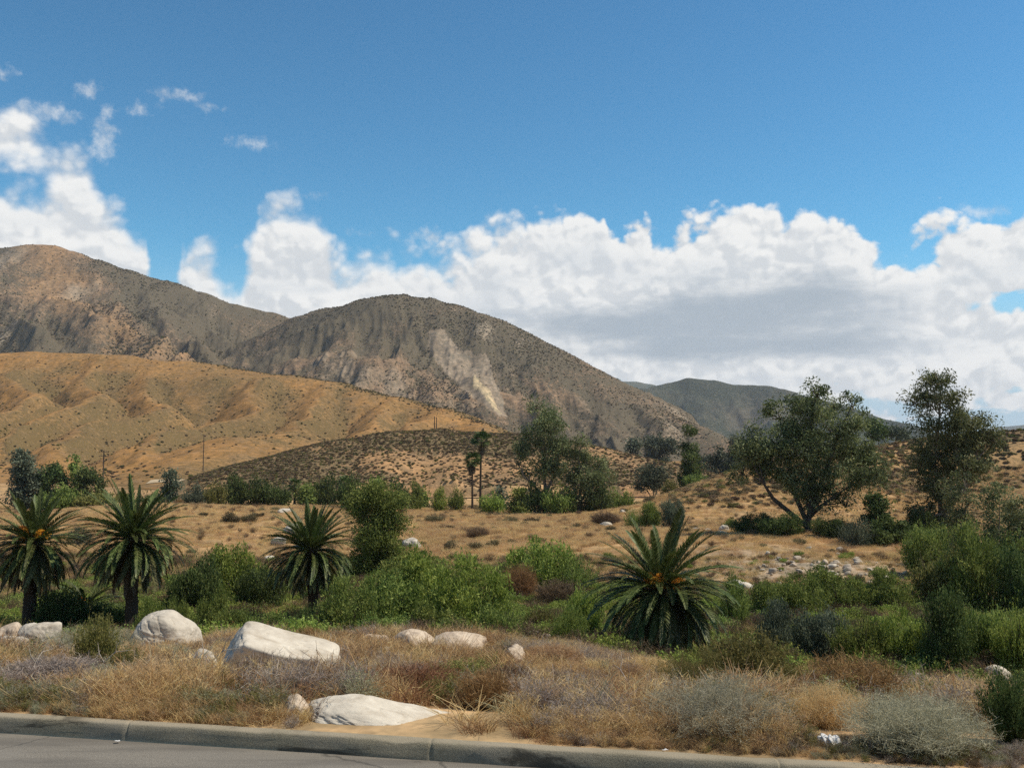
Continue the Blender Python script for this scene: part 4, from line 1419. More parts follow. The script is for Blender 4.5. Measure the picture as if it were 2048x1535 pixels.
def fan_palm(px, Y, top_v, base_v, crown_px, label, seed, trunk_r=0.28, dead=10, nl=34, lean=0.0, group=None):
    rng = np.random.default_rng(seed)
    x, _, zt = at(px, top_v, Y)
    zb = gz(x, Y) if base_v is None else min(gz(x, Y), at(px, base_v, Y)[2])
    zb = gz(x, Y)
    root = bpy.data.objects.new('fan_palm', None)
    COL.objects.link(root)
    root.location = (x, Y, zb)
    tag(root, label, 'palm tree', group)
    cr = crown_px * Y / F / 2
    h = zt - zb - cr * 0.95
    k = 14
    zz = np.linspace(-0.3, h, k)
    V, Q, T = tube(np.stack([lean * (zz / h) ** 2, 0 * zz, zz], 1), trunk_r * (1.0 - 0.35 * np.clip(zz / h, 0, 1) + 0.5 * np.exp(-np.clip(zz, 0, 9) / 0.7)), 9)
    ob('trunk', mk('trunk', V, Q, M['palm_bark']), root)
    for i in range(nl):
        u = (i + .5) / nl
        el = R(80 - 125 * u + rng.normal(0, 8))
        s = cr / 1.65 * rng.uniform(0.85, 1.1)
        ob('fan_leaf', FAN[i % 2], root, (lean, 0, h), (rng.normal(0, .4), -el, i * 2.4), (s, s, s))
    for i in range(dead):
        s = cr / 1.65 * rng.uniform(0.7, 0.95)
        ob('dead_leaf', FAND[0], root, (lean, 0, h - 0.15 * cr - rng.random() * cr * 0.5), (rng.normal(0, .4), R(rng.uniform(62, 85)), i * 2.4), (s, s, s))
    return root


fan_palm(961, 228, 857, None, 50, 'taller of the two slender fan palms in the middle distance', 1, 0.30, 8, lean=0.2, group='tall fan palms')
fan_palm(945, 224, 900, None, 42, 'shorter of the two slender fan palms, with a brown beard of dead leaves', 2, 0.26, 30, lean=-0.1, group='tall fan palms')
fan_palm(590, 232, 951, None, 36, 'small fan palm standing among bushes below the brown hill', 3, 0.30, 4, 22)
fan_palm(689, 236, 948, None, 34, 'small fan palm right of the other small one, at the hill foot', 4, 0.26, 4, 22)
# ------------------------------------------------------------------ trees
def tree(name, px, Y, blobs, label, cat, seed, leaf='leaf_euc', bark='bark', n=14000, size=0.34, sig=0.55, per=16, trunk_r=0.3, forks=3, droop=-0.4, group=None, base_v=None, depth=0.9, asp=0.34, limb=0.35, fork=0.14):
    """blobs: leaf masses as (px, py, r) read off the photo at the depth Y; the trunk forks and a limb runs into each mass"""
    rng = np.random.default_rng(seed)
    x, _, _ = at(px, 1000, Y)
    zb = gz(x, Y)
    root = bpy.data.objects.new(name, None)
    COL.objects.link(root)
    root.location = (x, Y, zb)
    tag(root, label, cat, group)
    B = []
    for b in blobs:
        bx, _, bz = at(b[0], b[1], Y)
        r = b[2] * Y / F
        B.append((bx - x, rng.normal(0, 0.45 * r + 0.3) * depth, bz - zb, r * 1.02, r * depth * 1.1, r * 0.95))
    B = np.array(B)
    top = B[:, 2].max()
    parts = []
    fk = np.array([0, 0, max(0.5, fork * top)])
    heads = []
    order = np.argsort(-B[:, 2])
    parts.append(tube(np.stack([[0, 0, -0.4], [0, 0, fk[2] * 0.5], fk]), [trunk_r * 1.35, trunk_r * 1.05, trunk_r * 0.95], 9))
    # main forks go towards spread-out masses, the other limbs leave the nearest fork
    main = [order[0]]
    for q in order[1:]:
        if len(main) < forks and all(abs(B[q, 0] - B[m_, 0]) > 0.16 * top for m_ in main):
            main.append(q)
    nodes = []
    for q in main:
        e = B[q, :3]
        p1 = fk * 0.6 + e * 0.4 + rng.normal(0, 0.035 * top, 3) + np.array([e[0] * 0.08, 0, 0])
        p2 = fk * 0.28 + e * 0.72 + rng.normal(0, 0.035 * top, 3)
        P = np.stack([fk, fk * .8 + p1 * .2 + rng.normal(0, 0.01 * top, 3), p1, p2, e])
        rr = trunk_r * np.array([0.75, 0.66, 0.5, 0.3, 0.10])
        parts.append(tube(P, rr, 7))
        nodes += [(P[1], rr[1]), (P[2], rr[2]), ((P[2] + P[3]) / 2, (rr[2] + rr[3]) / 2), (P[3], rr[3])]
    for q in range(len(B)):
        if q in main:
            continue
        e = B[q, :3]
        c = [(np.linalg.norm(e - p) + (3.0 * max(0, p[2] - e[2] + 0.1 * top)), p, r_) for p, r_ in nodes]
        c.sort(key=lambda t: t[0])
        _, p, r_ = c[0]
        md = (p + e) / 2 + rng.normal(0, 0.03 * top, 3) + np.array([0, 0, 0.02 * top])
        parts.append(tube(np.stack([p, md, e]), [r_ * 0.62, r_ * 0.4, 0.02], 6))
    for q in range(len(B)):
        for _ in range(7):
            d = rng.normal(size=3)
            d /= np.linalg.norm(d)
            e = B[q, :3] + d * B[q, 3:] * 0.85
            p = B[q, :3] - np.array([0, 0, B[q, 5] * 0.4])
            md = (p + e) / 2 + rng.normal(0, 0.06 * B[q, 3], 3)
            parts.append(tube(np.stack([p, md, e]), [trunk_r * 0.16, trunk_r * 0.1, 0.01], 4))
    V, Q, T = join(parts)
    ob('trunk', mk('trunk', V, Q, M[bark]), root)
    pos, tone, out = clumps(rng, B, per, n, sig, 0.85)
    k = pos[:, 2] > 0.1
    pos, tone, out = pos[k], tone[k], out[k]
    nrm = out / (np.linalg.norm(out, axis=1, keepdims=True) + 1e-6)
    V, Q, T = leaves(rng, pos, rng.uniform(0.6, 1.5, len(pos)) * size, asp, tone, nrm * 0.35 + np.array([0, 0, droop]), 0.75)
    ob('crown', mk('crown', V, Q, M[leaf], {'tone': T}, False), root)
    return root


tree('eucalyptus_tree', 1615, 125, [(1628, 785, 24), (1626, 822, 28), (1556, 826, 27), (1586, 856, 34), (1596, 812, 22), (1673, 812, 22), (1706, 806, 22), (1700, 846, 34), (1655, 852, 34), (1520, 884, 34), (1492, 908, 30), (1490, 938, 26),
     (1530, 930, 34), (1560, 892, 36), (1620, 900, 42), (1690, 892, 42), (1732, 900, 28), (1745, 940, 30), (1712, 948, 34), (1660, 958, 38), (1610, 970, 34), (1640, 1000, 28), (1690, 1004, 24), (1580, 948, 26)],
     'broad eucalyptus with three forking trunks on the right, behind the rock patch', 'tree', 41, bark='bark_dark', n=44000, size=0.38, sig=0.62, per=16, trunk_r=0.50, forks=5, fork=0.02)
tree('eucalyptus_tree', 1882, 120, [(1850, 762, 24), (1876, 760, 24), (1830, 802, 20), (1856, 800, 26), (1890, 802, 24), (1900, 842, 32), (1860, 852, 28), (1931, 838, 30), (1966, 860, 30), (1985, 878, 20), (1950, 890, 34), (1912, 884, 38),
     (1862, 896, 34), (1844, 934, 28), (1886, 934, 36), (1932, 934, 34), (1960, 936, 20), (1872, 980, 34), (1856, 1022, 32), (1846, 1062, 30), (1890, 1040, 24)],
     'tallest eucalyptus with a narrow pointed top near the right edge', 'tree', 42, n=32000, size=0.36, sig=0.55, per=14, trunk_r=0.42, forks=3)
tree('oak_tree', 1772, 116, [(1758, 1003, 26), (1770, 1030, 34), (1800, 1068, 34), (1768, 1072, 36), (1738, 1066, 26), (1820, 1082, 22)],
     'low dark evergreen tree between the two largest eucalyptus', 'tree', 43, leaf='leaf_dark', bark='bark_dark', n=13000, size=0.30, sig=0.4, per=14, trunk_r=0.22, droop=-0.1, asp=0.5)
tree('young_eucalyptus', 1925, 98, [(1912, 990, 18), (1930, 960, 20), (1938, 1000, 22), (1920, 1030, 22), (1946, 1046, 22), (1926, 1076, 22), (1940, 1100, 20)],
     'thin see-through young eucalyptus beside the tallest one', 'tree', 44, n=5200, size=0.26, sig=0.38, per=14, trunk_r=0.14, forks=2)
tree('young_eucalyptus', 1985, 92, [(1975, 1000, 20), (1995, 985, 20), (1984, 1035, 24), (2000, 1070, 26), (1976, 1080, 22), (1990, 1120, 26)],
     'second thin young eucalyptus from the right edge, above the dense shrubs', 'tree', 45, n=5200, size=0.26, sig=0.38, per=14, trunk_r=0.14, forks=2)
tree('young_eucalyptus', 2040, 84, [(2030, 1010, 24), (2046, 1040, 30), (2020, 1070, 26), (2056, 1085, 30), (2036, 1120, 30), (2060, 1150, 30), (2020, 1150, 24)],
     'leafy young eucalyptus cut by the right edge of the picture', 'tree', 46, n=9000, size=0.26, sig=0.38, per=14, trunk_r=0.15, forks=3)
tree('eucalyptus_tree', 1092, 200, [(1074, 812, 16), (1096, 826, 16), (1080, 850, 22), (1106, 852, 22), (1062, 872, 18), (1046, 898, 20), (1036, 924, 14), (1092, 892, 26), (1120, 892, 22), (1076, 938, 22), (1108, 932, 24), (1046, 945, 12)],
     'tall open eucalyptus with a bare dark trunk right of the fan palms', 'tree', 47, n=13000, size=0.50, sig=0.75, per=13, trunk_r=0.50, forks=3)
tree('eucalyptus_tree', 1158, 196, [(1162, 886, 18), (1146, 908, 20), (1172, 918, 18), (1203, 926, 16), (1140, 946, 22), (1180, 956, 26), (1210, 950, 12), (1158, 985, 28), (1138, 1004, 22), (1190, 1004, 24), (1168, 1020, 20)],
     'bushy eucalyptus leaning against the tall open one', 'tree', 48, n=14000, size=0.48, sig=0.7, per=13, trunk_r=0.4, forks=3)
tree('cypress_like_tree', 1380, 255, [(1380, 860, 12), (1372, 892, 14), (1384, 905, 18), (1376, 925, 20), (1388, 940, 20), (1374, 955, 22), (1384, 975, 22), (1368, 982, 16)],
     'dark columnar tree with a tuft on top, left of the brown knoll', 'tree', 49, leaf='leaf_dark', n=9000, size=0.6, sig=0.75, per=14, trunk_r=0.35, forks=1, bark='bark_dark')
tree('eucalyptus_tree', 1306, 262, [(1288, 948, 16), (1308, 944, 18), (1328, 950, 14), (1296, 966, 18), (1320, 968, 16), (1280, 975, 12)],
     'short grey-green tree on several stems beside the dark columnar tree', 'tree', 50, leaf='leaf_grey', n=5500, size=0.6, sig=0.8, per=14, trunk_r=0.22, forks=3)
tree('willow_tree', 762, 92, [(720, 1000, 30), (756, 990, 26), (790, 1006, 26), (745, 1030, 36), (782, 1046, 36), (764, 1078, 42), (736, 1070, 32), (770, 1112, 44), (800, 1130, 26), (738, 1120, 36), (806, 1016, 14)],
     'tall dense green willow standing right behind a date palm', 'tree', 51, leaf='leaf', bark='bark_dark', n=42000, size=0.24, sig=0.46, per=18, trunk_r=0.22, droop=-0.2, asp=0.3)
# row of trees and tall bushes along the foot of the hills
ROW = [
    (50, 232, [(40, 914, 12), (52, 925, 18), (38, 944, 16), (62, 948, 20), (46, 968, 20), (74, 966, 14)], 'leaf_grey', 'tall rounded grey-green tree at the far left, above the palm'),
    (108, 236, [(98, 944, 14), (118, 944, 16), (108, 960, 22), (88, 962, 12), (130, 962, 14)], 'leaf_dark', 'round dark tree second from the left in the far row'),
    (152, 236, [(152, 918, 6), (150, 932, 8), (156, 948, 10), (160, 965, 14)], 'leaf', 'slender tree poking up left of the utility pole'),
    (182, 234, [(176, 950, 14), (190, 958, 14), (170, 968, 14), (200, 972, 12)], 'leaf_dark', 'dark bushy tree at the foot of the left utility pole'),
    (344, 236, [(344, 948, 7), (340, 960, 9), (348, 972, 11), (336, 980, 10)], 'leaf_grey', 'thin grey-green sapling right of the full round palm'),
    (620, 232, [(618, 975, 8), (612, 988, 14), (630, 990, 14), (620, 1000, 16)], 'leaf', 'pointed green tree just right of a small fan palm'),
    (845, 226, [(846, 980, 6), (843, 992, 8), (848, 1004, 8), (844, 1016, 9)], 'leaf', 'narrow green sapling in front of the sandy road cut'),
    (1040, 208, [(1040, 984, 9), (1034, 998, 14), (1046, 1004, 14), (1036, 1016, 16)], 'leaf', 'dense dark green young tree left of the bare-trunked eucalyptus'),
    (1000, 225, [(1000, 981, 5), (998, 990, 6), (1002, 998, 6), (1000, 1010, 5)], 'leaf_grey', 'spindly sapling just right of the tall fan palms'),
    (1226, 205, [(1226, 988, 8), (1220, 1002, 10), (1230, 1012, 11)], 'leaf', 'small light green tree right of the bushy eucalyptus'),
    (1272, 600, [(1266, 886, 8), (1278, 890, 8), (1270, 898, 9)], 'leaf_grey', 'small far tree on the slope above the short grey-green tree'),
    (1318, 560, [(1300, 886, 10), (1318, 884, 12), (1336, 888, 12), (1325, 900, 16), (1305, 902, 14), (1345, 902, 10)], 'leaf_grey', 'clump of far blue-green trees behind the shoulder of the brown hill'),
    (1412, 420, [(1412, 925, 10), (1405, 940, 12), (1420, 945, 10)], 'leaf_grey', 'hazy tree right behind the dark columnar tree'),
    (1440, 400, [(1436, 900, 8), (1445, 912, 14), (1432, 925, 14), (1452, 930, 14)], 'leaf_grey', 'hazy grey-green tree left of the broad eucalyptus'),
    (1474, 380, [(1470, 882, 12), (1482, 890, 14), (1468, 905, 16), (1480, 920, 18), (1462, 935, 14)], 'leaf_grey', 'tall hazy tree half hidden by the left side of the broad eucalyptus'),
    (1752, 330, [(1744, 850, 14), (1762, 856, 14), (1750, 868, 14), (1775, 868, 10)], 'leaf_dark', 'dark round tree on the knoll between the two largest eucalyptus'),
    (1796, 330, [(1796, 852, 7), (1790, 866, 12), (1804, 872, 10)], 'leaf_grey', 'small pale tree on the knoll just left of the tallest eucalyptus'),
]
for i, (px, Y, bl, lf, lb) in enumerate(ROW):
    sz = 0.0024 * Y
    vg = 930 - F * (gz(at(px, 990, Y)[0], Y) - HC) / Y
    mr = max(b[2] for b in bl)
    lo = max(b[1] for b in bl)
    bl = bl + [(px + mr * 0.5 * q, v_, mr * 0.9) for q, v_ in ((-1, lo * 0.55 + vg * 0.45), (1, lo * 0.5 + vg * 0.5), (0, lo * 0.15 + vg * 0.85)) if vg - lo > mr * 0.5]
    tree('background_tree', px, Y, bl, lb, 'tree', 300 + i, leaf=lf, bark='bark_dark', n=int(900 + 2.6 * sum(b[2] ** 2 for b in bl)), size=sz, sig=sz * 1.3, per=13, trunk_r=0.0009 * Y, forks=2,
         group='trees along the foot of the hills', asp=0.5)
# ------------------------------------------------------------------ shrubs that stand out singly
BUSH = {
    'leafy': [bush_mesh('shrub', 201, 12000, 0.054, nb=11), bush_mesh('shrub', 202, 12000, 0.054, nb=14), bush_mesh('shrub', 203, 12000, 0.050, nb=9), bush_mesh('shrub', 204, 12000, 0.054, nb=12, tall=0.2)],
    'willowy': [bush_mesh('shrub', 211, 12000, 0.075, 0.28, 12, 0.5, 0.085, tall=0.25), bush_mesh('shrub', 212, 12000, 0.075, 0.28, 15, 0.5, 0.085, tall=0.25), bush_mesh('shrub', 213, 12000, 0.075, 0.28, 10, 0.5, 0.085, tall=0.3)],
    'airy': [bush_mesh('shrub', 221, 4200, 0.055, 0.4, 8, 0.3, 0.14), bush_mesh('shrub', 222, 4200, 0.055, 0.4, 10, 0.3, 0.14)],
    'small': [bush_mesh('shrub', 231, 2400, 0.10, 0.5, 8, 0.2, 0.11, tall=0.2), bush_mesh('shrub', 232, 2400, 0.10, 0.5, 9, 0.2, 0.11, tall=0.2), bush_mesh('shrub', 233, 2400, 0.10, 0.5, 10, 0.2, 0.11)],
    'brush': [brush_mesh('brush', 241, 800, 0.0075, twigs=7), brush_mesh('brush', 242, 800, 0.0075, curl=0.2, twigs=7), brush_mesh('brush', 243, 800, 0.0075, curl=0.08, twigs=7)],
    'sage': [brush_mesh('brush', 251, 560, 0.0040, 'silver', 22000, 0.019, curl=0.10, twigs=9), brush_mesh('brush', 252, 560, 0.0036, 'silver', 22000, 0.019, curl=0.12, twigs=9)],
    'sprig': [brush_mesh('brush', 261, 300, 0.006, 'leaf', 14000, 0.048, curl=0.1), brush_mesh('brush', 262, 300, 0.006, 'leaf', 14000, 0.048, curl=0.12)],
}
STEMS = [stems_mesh('stems', 271), stems_mesh('stems', 272)]
bcount = [0]


def bush(px, base_v, Y, wpx, hpx, kind, mat, label, name='shrub', group=None, stems=True, dz=0.0):
    bcount[0] += 1
    k = bcount[0]
    rng = np.random.default_rng(900 + k)
    x, _, _ = at(px, base_v, Y)
    z = gz(x, Y) + dz
    sx = wpx * Y / F / 2
    sz = hpx * Y / F * (1.18 if name == 'shrub' and kind != 'small' else 1.45 if kind == 'small' and hpx > 22 else 0.78 if kind == 'brush' else 1.0)
    me = BUSH[kind][k % len(BUSH[kind])]
    a = rng.random() * 6.28
    sy = sx * rng.uniform(0.85, 1.05)
    o = ob(name, me, None, (x, Y, z - 0.04 * sz), (0, 0, a), (sx, sx, sz), M[mat])
    tag(o, label, 'shrub' if name != 'dry_brush' else 'dry brush', group)
    if stems and kind in ('leafy', 'willowy', 'airy', 'small'):
        ob('stems', STEMS[k % 2], o)
    return o


WASH = 'green shrubs in the wash'
# (px, base, depth, width, height) in photo pixels
for a in [
    # behind the left palms
    (385, 1200, 66, 130, 125, 'leafy', 'leaf_dark', 'dark leafy shrub right of the full round date palm'),
    (468, 1195, 72, 150, 118, 'leafy', 'leaf_bright', 'bright green shrub left of the dark-trunked date palm'),
    (528, 1200, 68, 120, 92, 'leafy', 'leaf_dark', 'dark green shrub touching the left fronds of the dark-trunked palm'),
    (300, 1265, 50, 70, 78, 'willowy', 'leaf', 'green upright shrub just right of the bare palm trunk'),
    (350, 1265, 49, 70, 85, 'willowy', 'leaf', 'leafy sapling shrub behind the right side of the domed boulder'),
    (415, 1268, 48, 80, 95, 'willowy', 'leaf', 'tall-shooted green shrub between domed boulder and big wedge boulder'),
    (470, 1272, 46, 90, 80, 'leafy', 'leaf', 'rounded green shrub behind the left end of the wedge boulder'),
    (530, 1275, 45, 110, 85, 'leafy', 'leaf', 'green shrub behind the top of the wedge boulder'),
    (590, 1265, 50, 90, 80, 'leafy', 'leaf_dark', 'dark shrub at the foot of the dark palm trunk, left side'),
    (30, 1262, 46, 90, 70, 'airy', 'leaf_olive', 'olive shrub at the left edge above the pale boulders'),
    (120, 1255, 57, 130, 90, 'leafy', 'leaf_dark', 'dark undergrowth below the fruiting palm at left'),
    (215, 1250, 58, 120, 70, 'leafy', 'leaf_dark', 'dark undergrowth below the small trunkless palm'),
    # the big green bank in the middle
    (690, 1275, 52, 150, 100, 'willowy', 'leaf', 'green shrub right of the dark palm trunk'),
    (770, 1260, 58, 170, 110, 'willowy', 'leaf', 'large green shrub below the willow'),
    (850, 1255, 60, 190, 130, 'willowy', 'leaf_bright', 'highest bright green shrub of the middle bank'),
    (935, 1270, 56, 200, 130, 'willowy', 'leaf_bright', 'wide bright green shrub above the middle boulders'),
    (1000, 1285, 50, 130, 100, 'leafy', 'leaf', 'green shrub at the right end of the middle bank'),
    (885, 1290, 46, 160, 75, 'willowy', 'leaf', 'low green shrub directly behind the tan boulder'),
    (770, 1290, 46, 150, 70, 'leafy', 'leaf', 'low green shrub behind the long tan rock ledge'),
    (830, 1200, 76, 200, 85, 'willowy', 'leaf', 'green shrub on the far side of the middle bank'),
    (920, 1190, 80, 140, 60, 'airy', 'leaf_olive', 'sparse olive shrub at the meadow edge in the middle'),
    (650, 1200, 74, 130, 70, 'leafy', 'leaf', 'green shrub half hidden behind the dark-trunked palm'),
    (1085, 1175, 82, 170, 95, 'willowy', 'leaf_bright', 'yellow-green round shrub at the edge of the golden meadow'),
    (1150, 1180, 80, 110, 85, 'airy', 'leaf', 'loose green shrub right of the yellow-green round one'),
    (1040, 1190, 78, 90, 60, 'brush', 'rust', 'rusty dry bush below the yellow-green round shrub'),
    (1120, 1205, 74, 130, 50, 'brush', 'twig_brown', 'brown dead bush in the gap left of the spreading palm'),
    (1165, 1290, 44, 90, 125, 'leafy', 'leaf_bright', 'upright bright green shrub touching the spreading palm on its left'),
    (1140, 1310, 38, 90, 88, 'sprig', 'leaf', 'small-leaved green shrub in front of the upright bright one'),
    (1085, 1250, 60, 80, 60, 'airy', 'leaf_olive', 'thin olive shrub above the small rocks left of the spreading palm'),
    # behind and right of the spreading palm
    (1300, 1062, 150, 70, 52, 'leafy', 'leaf', 'green bush standing behind the top fronds of the spreading palm'),
    (1345, 1060, 148, 60, 60, 'leafy', 'leaf_grey', 'grey-green bush right behind the top of the spreading palm'),
    (1265, 1050, 155, 44, 40, 'airy', 'leaf', 'loose bush left behind the top of the spreading palm'),
    (1465, 1255, 58, 80, 85, 'willowy', 'leaf', 'upright green shrub just right of the spreading palm'),
    (1530, 1235, 64, 120, 75, 'leafy', 'leaf', 'green shrub below the rock patch, left part'),
    (1600, 1230, 66, 130, 80, 'willowy', 'leaf', 'green shrub below the rock patch, middle part'),
    (1690, 1225, 68, 150, 75, 'willowy', 'leaf', 'green shrub below the rock patch, right part'),
    (1780, 1225, 68, 130, 70, 'willowy', 'leaf', 'green shrub left of the dense thicket, upper row'),
    (1555, 1290, 46, 120, 110, 'leafy', 'leaf_grey', 'blue-grey leafy shrub behind the olive bush'),
    (1640, 1310, 42, 130, 115, 'leafy', 'leaf_grey', 'dusky green shrub above the rust-brown brush'),
    (1720, 1318, 40, 130, 125, 'leafy', 'leaf', 'glossy-leaved green shrub above the row of stones'),
    (1800, 1320, 40, 110, 110, 'willowy', 'leaf_bright', 'feathery light green shrub above the row of stones'),
    (1895, 1325, 38, 160, 170, 'leafy', 'leaf_dark', 'tall dark green shrub above the lone rounded stone'),
    (1975, 1322, 39, 130, 130, 'leafy', 'leaf', 'leafy green shrub behind the lone rounded stone'),
    (2040, 1330, 37, 120, 160, 'leafy', 'leaf_bright', 'bright shrub cut by the right edge above the stones'),
    (1880, 1210, 70, 130, 130, 'leafy', 'leaf_olive', 'olive-green shrub on top of the right-hand thicket'),
    (1960, 1215, 68, 150, 140, 'willowy', 'leaf', 'big green shrub at the back of the right-hand thicket'),
    (2045, 1220, 66, 130, 150, 'leafy', 'leaf_dark', 'dark shrub at the right edge behind the thicket'),
    (745, 1018, 205, 80, 46, 'small', 'leaf', 'green bush left of the willow top in the far row'),
    (795, 1022, 208, 60, 44, 'small', 'leaf_dark', 'dark bush peeping out above the willow'),
    (300, 985, 222, 70, 30, 'small', 'leaf_dark', 'dark bush behind the right fronds of the full round palm'),
    (1850, 1150, 92, 110, 105, 'leafy', 'leaf', 'shrub left of the thin young eucalyptus feet'),
    (1940, 1160, 88, 130, 110, 'leafy', 'leaf_dark', 'dark shrub below the thin young eucalyptus'),
    (2030, 1165, 84, 130, 120, 'leafy', 'leaf', 'leafy shrub at the foot of the edge-cut eucalyptus'),
    (1840, 1090, 118, 90, 60, 'leafy', 'leaf_dark', 'dark bush hiding the foot of the tallest eucalyptus'),
    (1905, 1105, 108, 110, 70, 'airy', 'leaf', 'loose shrub at the foot of the tallest eucalyptus'),
    (1715, 1098, 114, 90, 60, 'airy', 'leaf_grey', 'low grey bush left of the low dark evergreen'),
    (1560, 1078, 122, 110, 50, 'leafy', 'leaf_dark', 'dark shaded bush left of the forking trunks'),
    (1508, 1068, 126, 96, 42, 'leafy', 'leaf_dark', 'low dark bush spreading left from the broad eucalyptus'),
    (1662, 1084, 120, 96, 40, 'leafy', 'leaf_dark', 'dark bush at the foot of the forking trunks'),
    (1465, 1050, 140, 40, 22, 'small', 'leaf', 'small green bush in the meadow left of the shaded bushes'),
]:
    bush(*a, group=WASH)

ROWB = 'bushes along the foot of the hills'
for a in [
    (120, 990, 205, 100, 40, 'small', 'leaf', 'light green bush below the round dark tree at far left'),
    (190, 992, 205, 100, 36, 'small', 'leaf_olive', 'olive bush below the left utility pole'),
    (250, 985, 215, 60, 24, 'small', 'leaf', 'green bush behind the top of the full round palm'),
    (390, 1000, 210, 60, 34, 'small', 'leaf_grey', 'pale flowering bush right of the thin sapling'),
    (430, 1008, 204, 50, 44, 'small', 'leaf_olive', 'brownish bush at the upper edge of the left meadow'),
    (468, 1002, 212, 70, 44, 'small', 'leaf_dark', 'green bush right of the brownish one at the meadow edge'),
    (512, 1004, 212, 74, 44, 'small', 'leaf_dark', 'dark green bush in the middle of the far bush row'),
    (552, 1006, 212, 74, 42, 'small', 'leaf_dark', 'dark bush just left of a small fan palm'),
    (660, 1010, 212, 70, 42, 'small', 'leaf_dark', 'green bush between the two small fan palms'),
    (705, 1015, 205, 80, 50, 'small', 'leaf_dark', 'green bush right of the second small fan palm'),
    (357, 1010, 200, 20, 22, 'small', 'rust', 'small rusty bush on the left meadow'),
    (880, 1032, 212, 40, 34, 'small', 'leaf_bright', 'bright green palm-like bush left of the fan palms'),
    (912, 1030, 214, 40, 34, 'small', 'leaf', 'green bush directly left of the fan palm trunks'),
    (985, 1032, 212, 60, 36, 'small', 'leaf_bright', 'bright green bush directly right of the fan palm trunks'),
    (828, 1030, 212, 40, 40, 'small', 'leaf', 'green bush right of the willow top, below the road'),
    (1075, 1034, 198, 70, 50, 'small', 'leaf_dark', 'green bush hiding the foot of the bare-trunked eucalyptus'),
    (1120, 1036, 194, 80, 50, 'small', 'leaf', 'green bush between the two middle eucalyptus trunks'),
    (1195, 1036, 194, 60, 44, 'small', 'leaf_dark', 'dark bush at the foot of the bushy eucalyptus'),
    (1250, 1030, 190, 44, 26, 'small', 'leaf', 'low green bush right of the small light green tree'),
    (870, 1056, 162, 46, 20, 'small', 'scrub', 'low dark bush in the golden meadow above the white rock'),
    (955, 1082, 132, 60, 20, 'brush', 'scrub_dry', 'brown dead bush in the middle of the golden meadow'),
    (1020, 1050, 168, 40, 14, 'small', 'scrub', 'small dark bush in the meadow below the fan palms'),
    (1210, 1052, 160, 76, 24, 'brush', 'twig_brown', 'dark brown brush pile beside flat stones in the meadow'),
    (462, 1078, 150, 44, 22, 'small', 'scrub', 'dark low bush in the middle of the left meadow'),
    (500, 1076, 152, 40, 20, 'small', 'scrub', 'dark low bush in the left meadow, right of its twin'),
    (405, 1068, 158, 24, 10, 'small', 'scrub', 'smallest dark bush in the left meadow'),
    (160, 1070, 120, 60, 44, 'airy', 'leaf_grey', 'grey-green bush in the meadow between the two left palms'),
    (430, 985, 260, 40, 24, 'small', 'leaf_grey', 'pale bush beside the dirt track below the foothill'),
    (1395, 1000, 240, 60, 26, 'small', 'leaf', 'green bush at the foot of the dark columnar tree'),
    (1345, 998, 242, 50, 24, 'small', 'leaf_olive', 'olive bush left of the dark columnar tree foot'),
]:
    bush(*a, group=ROWB)

